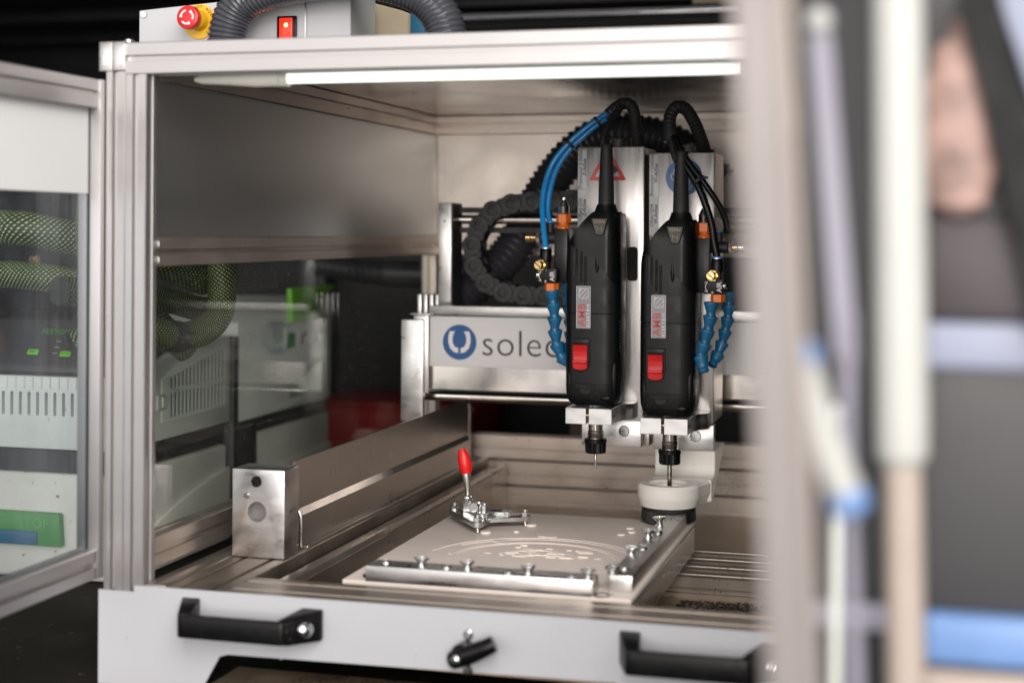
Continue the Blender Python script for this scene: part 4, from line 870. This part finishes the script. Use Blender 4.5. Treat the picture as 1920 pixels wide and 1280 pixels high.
# aluminium block in the left front corner
BL = thing('drilled_block', 'upright machined aluminium block with two round holes at the left bed edge', 'metal block', (.07, .21, 0))
b = B(); box(b, .0320, .1085, .1850, .2350, .0003, .1195, .0008); bo = obj('block', b, M['milled'], BL)
c1 = B(); cyl(c1, (.0685, .18, .0620), (.0685, .199, .0620), .0138, n=36); cyl(c1, (.0675, .18, .1030), (.0675, .205, .1030), .0078, n=30); cut(bo, c1)
c1 = B(); cyl(c1, (.1000, .208, .0610), (.12, .208, .0610), .0022, n=16); cut(bo, c1)
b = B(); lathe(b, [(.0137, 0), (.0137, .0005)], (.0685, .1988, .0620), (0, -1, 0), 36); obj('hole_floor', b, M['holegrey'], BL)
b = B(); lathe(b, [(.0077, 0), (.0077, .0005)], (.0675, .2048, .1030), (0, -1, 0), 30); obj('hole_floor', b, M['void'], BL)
b = B(); lathe(b, [(.0042, 0), (.0044, .0008), (.0028, .0024)], (.0535, .1849, .0835), (0, -1, 0), 18); obj('pin', b, M['zinc'], BL)

# milling chips on the tray
b = B(); random.seed(5)
def chip(x, y, z, s):
    vs = [b.verts.new((x+random.uniform(-s, s), y+random.uniform(-s, s), z+random.uniform(0, s))) for _ in range(4)]
    for f in ((0, 1, 2), (0, 2, 3), (0, 3, 1), (1, 3, 2)): b.faces.new([vs[i] for i in f])
for k in range(9000):
    x = .60+.24*random.random(); y = .12+.36*random.random()
    if math.sin(x*61+y*23)+math.sin(x*17-y*47)+random.uniform(-1, 1) > -.9: chip(x, y, -.0898, random.uniform(.0012, .0042))
for k in range(900): chip(random.uniform(.15, .60), random.uniform(.09, .8), -.0898, random.uniform(.0008, .003))
for k in range(2600):
    x = random.uniform(.12, .62); y = random.uniform(.0, .083)
    if x > .18+random.uniform(0, .06): chip(x, y, -.1178, random.uniform(.0008, .0028))
for k in range(260): chip(random.uniform(.002, .11), random.uniform(.005, .9), .0005 if random.random() < .3 else -.0005, random.uniform(.0004, .0010))
for k in range(140): chip(random.uniform(.566, .594), random.uniform(.50, .592), .0201, random.uniform(.0005, .0016))
o = top('milling_chips', b, M['chips'], 'dark plastic milling chips scattered over the tray and bed', 'chips', base=(.4, .3, -.118)); o['kind'] = 'stuff'

# ================================================================== ON TOP OF THE ENCLOSURE
CB = thing('control_box', 'light grey control box with emergency stop button on the enclosure roof', 'control box', (-.02, .33, .679))
b = B(); prism(b, [(-.1775, .679), (.155, .679), (.155, .7900), (-.0500, .7735), (-.1775, .7650)], 'xz', .300, .400, .0012); obj('housing', b, M['panelgrey'], CB)
def on_front(y=.2995): return y
b = B(); lathe(b, [(.0255, 0), (.0255, .0010), (.0250, .0014)], (-.0790, .2995, .7455), (0, -1, 0), 40); yd = obj('stop_disc', b, M['yellow'], CB)
b = B(); lathe(b, [(.0150, 0), (.0145, .006), (.0140, .012)], (-.0790, .2980, .7470), (0, -1, 0), 28); obj('button_collar', b, M['yellow'], yd)
b = B(); lathe(b, [(.0090, 0), (.0090, .012), (.0158, .0130), (.0170, .0155), (.0172, .0225), (.0165, .0250), (.0145, .0262), (.0001, .0264)], (-.0790, .2860, .7470), (0, -1, 0), 32); eb = obj('stop_button', b, M['red'], CB)
b = B()
for k in range(3):
    a = PI*.55+2*PI*k/3; ribbon(b, [(-.0790+.0095*math.cos(a+q), .7470+.0095*math.sin(a+q)) for q in [i*.14 for i in range(9)]], .0026, .2590, .2597)
    e = a+8*.14; ribbon(b, [(-.0790+.0095*math.cos(e), .7470+.0095*math.sin(e)), (-.0790+.0095*math.cos(e+.3), .7470+.0095*math.sin(e+.3))], .0042, .2589, .2597)
obj('arrow_print', b, M['whiteink'], eb)
for body, a0, rr2 in (('NOT-AUS', 1.9, .0212), ('STOP', -.9, .0212)):
    b = B()
    for i, ch in enumerate(body):
        tb = text_bm(ch, .0062, .0003, .0001); a = a0-i*.235 if a0 > 0 else a0+i*.25
        lay(tb, (-.0790+rr2*math.cos(a), .2980, .7455+rr2*math.sin(a)), a-PI/2 if a0 > 0 else a+PI/2); merge(b, tb)
    obj('lettering', b, M['ink'], yd)
b = B(); countersunk(b, (-.1690, .2993, .7590), .0050); obj('screw', b, M['zinc'], CB)
b = B(); box(b, .0445, .0740, .2945, .2998, .7120, .7490, .001); lsw = obj('switch_frame', b, M['blackgloss'], CB)
b = B(); box(b, .0490, .0695, .2915, .2944, .7150, .7460, .002); obj('lit_rocker', b, M['litred'], lsw)
b = B(); lathe(b, [(.0032, 0), (.0030, .0006)], (.0600, .2914, .7355), (0, -1, 0), 14); obj('lamp', b, M['litcore'], lsw)
b = B(); box(b, .0860, .0885, .2975, .2998, .681, .775); obj('edge_strip', b, M['milled'], CB)
t = thing('board_stack', 'beige board with a petrol blue strap lying behind the grey hose', 'board', (.18, .5, .679))
b = B(); prism(b, [(.120, .679), (.36, .679), (.34, .705), (.185, .772), (.120, .790)], 'xz', .43, .60, .003); obj('board', b, M['beige'], t)
b = B(); box(b, .2020, .2240, .422, .4295, .679, .770, .001); obj('strap', b, M['strapblue'], t)
b = B(); tube(b, [(-.012, .25, .672), (-.012, .25, .705), (-.006, .25, .737), (.012, .25, .763), (.050, .25, .779), (.100, .25, .7875), (.165, .25, .791), (.230, .25, .783), (.278, .25, .763), (.305, .25, .735), (.316, .25, .70), (.318, .25, .679)], rib(.0255, .0022, .0072), 28, .0012)
top('spiral_hose', b, M['hosegrey'], 'thick dark grey spiral hose bent in an arch over the top beam', 'hose')
b = B(); random.seed(2)
for k in range(9): box(b, -.178+.030*k, -.178+.030*k+random.uniform(.012, .022), .262, .290, .6785, .6785+random.uniform(.004, .0085), .002)
top('terminal_strip', b, M['rubber'], 'low black terminal strip along the foot of the control box', 'terminal strip')

# things glimpsed under the dark ceiling
t = thing('roof_lamp_panel', 'pale lit skylight strip under the dark ceiling at the upper right', 'skylight', (.75, 1.6, .93))
b = B(); box(b, .45, 1.05, 1.55, 1.58, .935, .985, .003); obj('frame', b, M['beige'], t)
for k in range(6): b = B(); box(b, .475+.095*k, .535+.095*k, 1.540, 1.5495, .945, .978, .001); obj('pane', b, M['fgcream'], t)
b = B(); box(b, -.1, .62, 1.0, 1.03, .835, .85, .002); top('ceiling_batten', b, M['hosegrey'], 'dark slanting batten under the ceiling above the hose', 'batten')
b = B(); prism(b, [(.30, .755), (.345, .745), (.36, .752), (.315, .765)], 'xz', .80, .83, .002); top('loose_tag', b, M['fgtan'], 'small pinkish tag lying on the roof beside the spiral hose', 'tag')
b = B(); prism(b, [(.335, .735), (.375, .733), (.372, .743), (.340, .744)], 'xz', .70, .72, .002); top('paper_tag', b, M['extwhite'], 'small pale paper tag lying on the roof by the spiral hose', 'tag')

# ================================================================== BEHIND THE SIDE PANE: EXTRACTORS AND HOSES
EA = thing('dust_extractor', 'grey white dust extractor with dark control lid seen through the left door pane', 'dust extractor', (-.47, .66, -.127), group='dust extractors beside the machine')
x1 = -.30
b = B(); prism(b, [(.475, -.126), (.860, -.126), (.860, .0480), (.475, .0480)], 'yz', -.66, x1-.004, .008, 3); obj('lower_body', b, M['extdirty'], EA)
b = B(); prism(b, [(.470, .0485), (.862, .0485), (.862, .0875), (.470, .0875)], 'yz', -.66, x1-.012, .003); obj('band', b, M['extblack'], EA)
b = B(); prism(b, [(.455, .0880), (.864, .0880), (.864, .2460), (.740, .2470), (.660, .2360), (.560, .2120), (.455, .2060)], 'yz', -.67, x1, .004, 2); ua = obj('upper_body', b, M['extwhite'], EA)
b = B()
for k in range(20): prism(b, rrect(-.332-.0158*k-.0028, -.332-.0158*k+.0028, .1420, .1800, .0024, 3), 'xz', .44, .468)
cut(ua, b)
b = B(); box(b, -.66, x1-.012, .4672, .4690, .135, .187); obj('vent_backing', b, M['void'], EA)
for k in range(19): b = B(); box(b, -.3405-.0158*k-.0012, -.3405-.0158*k+.0012, .4535, .4555, .1860, .2040, .0004); obj('front_rib', b, M['extdirty'], EA)
b = B(); prism(b, [(.452, .2070), (.560, .2130), (.660, .2370), (.740, .2480), (.740, .2750), (.560, .3050), (.500, .2960), (.452, .2200)], 'yz', -.66, x1-.012, .006, 2); lid = obj('control_lid', b, M['extlid'], EA)
# print and keys on the slanting face of the lid
fd = V((0, .048, .076)).normalized(); ang = math.atan2(fd.z, fd.y)
def onlid(x, s): return V((x, .452+.048*s, .2200+.076*s))+V((0, -.076, .048)).normalized()*.0008
b = text_bm('FESTOOL', .0135, .0004, .0004, 'CENTER', 1.1); lay(b, onlid(-.4240, .72), 0, (ang, 0, 0)); obj('lettering', b, M['greendark'], lid)
for x, s in ((-.458, .30), (-.398, .28), (-.376, .50), (-.345, .38)):
    b = B(); box(b, -.0098, .0098, -.0048, .0048, -.0004, .0016, .001); lay(b, onlid(x, s), 0, (ang, 0, 0)); obj('key', b, M['green'], lid)
for s in (.30, .42, .54): b = text_bm('---', .0095, .0004, .0002); lay(b, onlid(-.418, s), 0, (ang, 0, 0)); obj('key_print', b, M['label'], lid)
for x, bd, s in ((-.458, 'MAN', .30), (-.398, 'AUTO', .28)):
    b = text_bm(bd, .0052, .0003, .0001); q = onlid(x, s); lay(b, q+V((0, -.076, .048)).normalized()*.0020, 0, (ang, 0, 0)); obj('key_print', b, M['greendark'], lid)
# side grille, latch and curved apron
b = B(); prism(b, [(.600, .1180), (.850, .1180), (.850, .2380), (.690, .2260), (.600, .1900)], 'yz', x1+.0002, x1+.0018, .0006, 2); gr = obj('filter_cover', b, M['extwhite'], EA)
c1 = B()
for k in range(15):
    y = .6350+.0138*k; zt = min(.2290, .1880+.45*(y-.62)*.42); zm = .1690
    prism(c1, rrect(y-.0034, y+.0034, zm+.004, zt+.001, .002, 2), 'yz', x1-.004, x1+.006); prism(c1, rrect(y-.0034, y+.0034, .1240, zm-.004, .002, 2), 'yz', x1-.004, x1+.006)
cut(gr, c1); b = B(); prism(b, [(.625, .1215), (.842, .1215), (.842, .2320), (.690, .2200), (.625, .1920)], 'yz', x1+.0001, x1+.0006); obj('grille_backing', b, M['void'], EA)
b = B(); box(b, x1+.0003, x1+.0045, .582, .606, .140, .166, .0012); la = obj('latch', b, M['extdirty'], EA); b = B(); box(b, x1+.0046, x1+.0075, .594, .605, .1440, .1620, .001); obj('latch_key', b, M['extwhite'], la)
b = B(); prism(b, [(.480, -.125), (.858, -.125), (.858, .0080), (.800, .0020), (.700, -.0160), (.600, -.0420), (.480, -.085)], 'yz', x1-.0035, x1+.004, .003, 2); obj('apron', b, M['extdirty'], EA)
b = B(); prism(b, [(-.66, -.070), (-.402, -.070), (-.406, -.016), (-.66, -.016)], 'xz', .461, .474, .003, 2); sb = obj('foot_brake', b, M['greendark'], EA)
b = text_bm('STOP', .0230, .0015, .0008, 'CENTER', 1.05); lay(b, (-.4520, .4606, -.0335)); obj('lettering', b, M['greenlight'], sb)
b = B(); box(b, -.66, -.445, .458, .4608, -.068, -.046, .003); obj('brake_pedal', b, M['strapblue'], sb)

EB = thing('dust_extractor', 'grey white tool extractor with green latch standing behind the front one', 'dust extractor', (-.46, 1.14, -.127), group='dust extractors beside the machine')
b = B(); prism(b, [(.900, -.126), (1.352, -.126), (1.352, .0520), (.900, .0520)], 'yz', -.62, x1-.003, .006, 2); obj('lower_body', b, M['extdirty'], EB)
b = B(); prism(b, [(.898, .0523), (1.354, .0523), (1.354, .0820), (.898, .0820)], 'yz', -.62, x1-.010, .002); obj('band', b, M['extblack'], EB)
b = B(); prism(b, [(.895, .0823), (1.356, .0823), (1.356, .3010), (1.250, .3030), (1.130, .3000), (1.010, .2880), (.895, .2700)], 'yz', -.62, x1, .004, 2); eu = obj('upper_body', b, M['extwhite'], EB)
c1 = B(); prism(c1, [(1.135, .1030), (1.300, .1030), (1.300, .1650), (1.280, .1650), (1.135, .1270)], 'yz', x1-.05, x1+.01); cut(eu, c1)
b = B(); box(b, x1-.05, x1+.0012, 1.135, 1.300, .168, .1720, .001); obj('shelf_edge', b, M['extwhite'], EB)
b = B(); prism(b, [(1.120, .2570), (1.255, .2570), (1.250, .2960), (1.345, .3180), (1.340, .3260), (1.115, .3260)], 'yz', x1+.0002, x1+.012, .002, 2); obj('latch', b, M['green'], EB)
b = B(); box(b, x1+.0003, x1+.002, 1.105, 1.325, .2020, .2500, .0006); cp_ = obj('control_panel', b, M['extwhite'], EB)
b = B(); box(b, x1+.0022, x1+.006, 1.112, 1.150, .2060, .2360, .001); obj('key', b, M['greendark'], cp_)
for y0, y1, z0, z1 in ((1.185, 1.198, .207, .236), (1.198, 1.215, .222, .238), (1.255, 1.275, .207, .238), (1.280, 1.300, .218, .244), (1.305, 1.320, .210, .235)): b = B(); prism(b, [(y0, z0), (y1, z0+.004), (y1-.004, z1), (y0+.003, z1-.008)], 'yz', x1+.0022, x1+.0026); obj('pictogram', b, M['ink'], cp_)
b = B(); prism(b, [(.905, -.125), (1.35, -.125), (1.35, -.010), (1.1, -.020), (.905, -.045)], 'yz', x1-.0025, x1+.004, .003, 2); obj('apron', b, M['extdirty'], EB)
# black column of cases between the two extractors
b = B(); box(b, -.45, -.296, .868, .892, -.126, .2450, .003); box(b, -.45, -.2945, .866, .970, -.126, .075, .004); top('black_case', b, M['extblack'], 'black hard case wedged between the two grey white extractors', 'case')
t = thing('red_crate', 'dark red plastic crate on the bench behind the side pane', 'crate', (-.33, 1.85, -.127))
b = B(); prism(b, [(-.46, -.126), (-.10, -.126), (-.085, .020), (-.475, .020)], 'xz', 1.70, 2.05, .006, 2); obj('body', b, M['redcrate'], t)
b = B(); box(b, -.485, -.075, 1.69, 2.06, .0205, .034, .004); obj('rim', b, M['redcrate'], t)
# hoses
def hose(name, pts, r, m, label):
    b = B(); tube(b, pts, r, 22, .006, True); return top(name, b, m, label, 'hose', group='green black braided extractor hoses')
hose('braided_hose', [(-.140, .500, .46), (-.140, .500, .415), (-.140, .502, .372), (-.140, .500, .334), (-.140, .482, .304), (-.140, .430, .286), (-.140, .360, .282), (-.140, .300, .291), (-.142, .250, .302), (-.16, .20, .30), (-.20, .16, .28)], .0225, M['braid'], 'braided hose bending down in a U behind the left pane')
hose('braided_hose', [(-.200, .575, .312), (-.200, .52, .318), (-.200, .455, .330), (-.200, .363, .342), (-.205, .252, .354), (-.22, .16, .358)], .0200, M['braid'], 'short braided hose end lying behind the U shaped hose')
hose('braided_hose', [(-.60, .36, .372), (-.50, .36, .372), (-.42, .36, .372), (-.35, .36, .366), (-.29, .38, .350), (-.24, .42, .320), (-.20, .50, .25)], .0215, M['braid'], 'braided hose lying above the control lid behind the left door')
hose('braided_hose', [(-.62, .34, .452), (-.52, .345, .450), (-.45, .35, .446), (-.39, .35, .442), (-.33, .40, .425), (-.26, .48, .40), (-.22, .60, .36)], .0270, M['braid'], 'upper braided hose crossing behind the left door pane')
hose('braided_hose', [(-.262, .31, .52), (-.268, .31, .47), (-.268, .31, .42), (-.262, .32, .36)], .0160, M['braid'], 'upright braided hose beside the left door post')
b = B(); tube(b, [(-.245, .300, .2800), (-.180, .29, .290), (-.150, .30, .291), (-.139, .330, .2850), (-.139, .352, .2830)], .0243, 20, .006); top('hose_cuff', b, M['extblack'], 'frayed dark cuff wrapped round the braided hose joint', 'hose cuff')
b = B(); tube(b, [(-.33, 1.30, .372), (-.285, 1.33, .364), (-.235, 1.35, .356), (-.170, 1.35, .351)], rib(.0225, .003, .009), 20, .002); tube(b, [(-.172, 1.35, .351), (-.05, 1.36, .349), (.10, 1.37, .349)], .0285, 22, .01)
top('waste_pipe', b, M['hoseblk'], 'black ribbed hose joining a smooth pipe behind the side pane', 'pipe')
b = B(); box(b, -.60, .95, 2.0, 2.04, -.126, .60, .004); box(b, -.60, -.56, 1.95, 2.0, -.126, .60, .003); top('dark_partition', b, M['dark'], 'black partition board standing behind the machine', 'partition')
b = B(); box(b, .10, .44, 1.62, 1.66, .27, .40, .006); box(b, .16, .22, 1.66, 1.70, -.126, .30); box(b, .16, .22, 1.60, 1.72, -.126, -.115, .003); top('glimpse_board', b, M['fgtan'], 'pinkish carton painted as an outdoor glimpse behind the cable chain', 'backboard')  # added board whose pinkish colour stands for a glimpse of outdoors

# ================================================================== OUT OF FOCUS FOREGROUND AT THE RIGHT, OPAQUE STAND-INS FOR GLASS AND STREAKY REFLECTIONS
t = thing('door_upright', 'pale aluminium door upright close to the lens and far out of focus', 'door frame', (.8820, -.97, -.127))
def slant(bm, p0, p1, sect):
    p0, p1 = V(p0), V(p1); return rings(bm, [[p0+V((x, y, 0)) for x, y in sect], [p1+V((x, y, 0)) for x, y in sect]])
b = B(); slant(b, (.9030, -.974, -.126), (.8560, -.988, .72), cross_poly(-.0105, .0105, -.010, .020, 1, 1, sw=.006, sd=.003)); obj('upright', b, M['fgalu'], t)
b = B(); slant(b, (.9060, -.948, -.126), (.8650, -.953, .72), [(-.0062, -.001), (.0062, -.001), (.0062, .004), (-.0062, .004)]); obj('streak_strip', b, M['fgcream'], t)  # pinkish streak in the glass, built as an opaque strip
t = thing('white_pole', 'white telescopic pole with a thinner cream lower tube in the blurred right foreground', 'pole', (.934, -.729, -.127))
b = B(); lathe(b, [(.0120, 0), (.0160, .006), (.0166, .03), (.0160, .42), (.0156, .424)], (.9300, -.730, .3000), (-.0155, -.004, 1), 24); obj('sleeve', b, M['fgwhite'], t)
b = B(); cyl(b, (.9385, -.727, -.10), (.9300, -.730, .3050), .0122, .0118); obj('tube', b, M['fgcream'], t)
b = B(); lathe(b, [(.055, 0), (.055, .006), (.02, .014), (.0135, .03)], (.9387, -.727, -.1268), (0, 0, 1), 28); obj('foot', b, M['fgcream'], t)
t = thing('hanging_handle', 'white tube handle with two bright blue ends hanging beside the upright', 'handle', (.892, -.895, .30))
b = B(); tube(b, [(.8800, -.899, .3800), (.884, -.898, .362), (.8915, -.896, .338), (.8990, -.894, .318), (.9040, -.892, .3070)], .0098, 18, .006); obj('grip', b, M['fgwhite'], t)
for p, d in (((.8802, -.899, .3790), (-.25, 0, 1)), ((.9048, -.892, .3050), (.5, 0, -1))): b = B(); lathe(b, [(.0102, -.004), (.0106, .0), (.0100, .006), (.005, .0095)], p, d, 18); obj('end_cap', b, M['fgblue'], t)
t = thing('streak_strap', 'lavender grey reflection streak shaped as a strap with a round white toggle in the blurred foreground', 'strap', (.892, -.844, .37))  # opaque strap in place of a streaky reflection in glass
b = B(); slant(b, (.9010, -.842, .375), (.8860, -.846, .556), [(-.0058, -.001), (.0058, -.001), (.0058, .001), (-.0058, .001)]); obj('webbing', b, M['fglav'], t)
b = B(); ell(b, (.8851, -.8459, .5630), .0075, .0075, .0080, 18); obj('toggle', b, M['fgwhite'], t)
b = B(); slant(b, (.8730, -.9017, .500), (.8650, -.903, .600), [(-.0060, -.001), (.0060, -.001), (.0060, .001), (-.0060, .001)]); obj('webbing', b, M['fgcream'], t)
b = B(); ell(b, (.8718, -.9017, .5120), .0068, .004, .0090, 16); obj('buckle', b, M['fglav'], t)
b = B(); tube(b, [(.9020, -.8413, .40), (.9015, -.8413, .33), (.9045, -.8405, .25), (.9075, -.8397, .16), (.9085, -.8395, .02)], .0042, 10, .02); obj('cord', b, M['fglav'], t)
t = thing('glass_stand_in', 'dark grey cabinet in place of half transparent glass, with pale blue bands behind the blurred white pole', 'backdrop', (1.00, -.55, -.127))  # opaque body added where half transparent glass reflects
b = B(); box(b, .8480, 1.07, -.665, -.50, -.126, .76, .006); obj('body', b, M['fgboard'], t)
for z0, z1, mm in ((.356, .388, 'fgpaleblue'), (.164, .197, 'fgblue')):
    b = B(); box(b, .9435, 1.08, -.684, -.6655, z0, z1, .005, 3); obj('band', b, M[mm], t)
b = B(); box(b, .9435, 1.08, -.681, -.6655, .120, .160, .005); obj('plinth', b, M['fgcream'], t)
b = B(); box(b, .868, .9430, -.672, -.6655, .180, .198, .002); obj('trim', b, M['fglav'], t)
b = B(); box(b, .8830, .8900, -.675, -.6655, -.12, .33, .002); obj('trim', b, M['extwhite'], t)
b = B(); prism(b, [(.943, .3885), (1.04, .3885), (1.03, .452), (.943, .462)], 'xz', -.690, -.670, .008, 2); top('folded_cloth', b, M['fgmauve'], 'mauve grey folded cloth above the upper blue band', 'cloth', base=(1.0, -.68, .3885))
b = B(); random.seed(9)
lathe(b, [(.006, 0), (.019, .006), (.0235, .03), (.0235, .07), (.017, .105), (.008, .118), (.010, .124)], (.9640, -.695, .4570), (0, 0, 1), 24)
for v in b.verts: v.co.x += .0025*math.sin(v.co.z*90)+.0015*math.sin(v.co.z*210+v.co.y*80); v.co.y = -.695+(v.co.y+.695)*.6
top('tan_reflection', b, M['fgtan'], 'blurred pinkish tan reflection shaped as a bag right of the white pole', 'bag', base=(.964, -.695, .457))  # solid shape coloured like a pinkish reflection
t = thing('black_strut', 'black slanting strut crossing the upper right corner', 'strut', (1.018, -.69, .38))
b = B(); slant(b, (1.0240, -.695, .380), (.9700, -.712, .612), [(-.0125, -.010), (.0125, -.010), (.0125, .010), (-.0125, .010)]); obj('strut_bar', b, M['void'], t)
b = B(); rcyl(b, (1.024, -.710, .384), (1.024, -.680, .384), .011); obj('joint', b, M['zinc'], t)
b = B(); prism(b, [(.985, .604), (1.012, .52), (1.034, .42), (1.034, .40), (1.12, .40), (1.12, .604)], 'xz', -.680, -.668, .003, 2); prism(b, [(.98, .6043), (1.12, .6043), (1.12, .625), (.98, .625)], 'xz', -.682, -.667, .002); top('pale_blue_sheet', b, M['fgpaleblue'], 'pale blue hanging sheet beyond the black slanting strut', 'sheet', base=(1.05, -.675, .40))
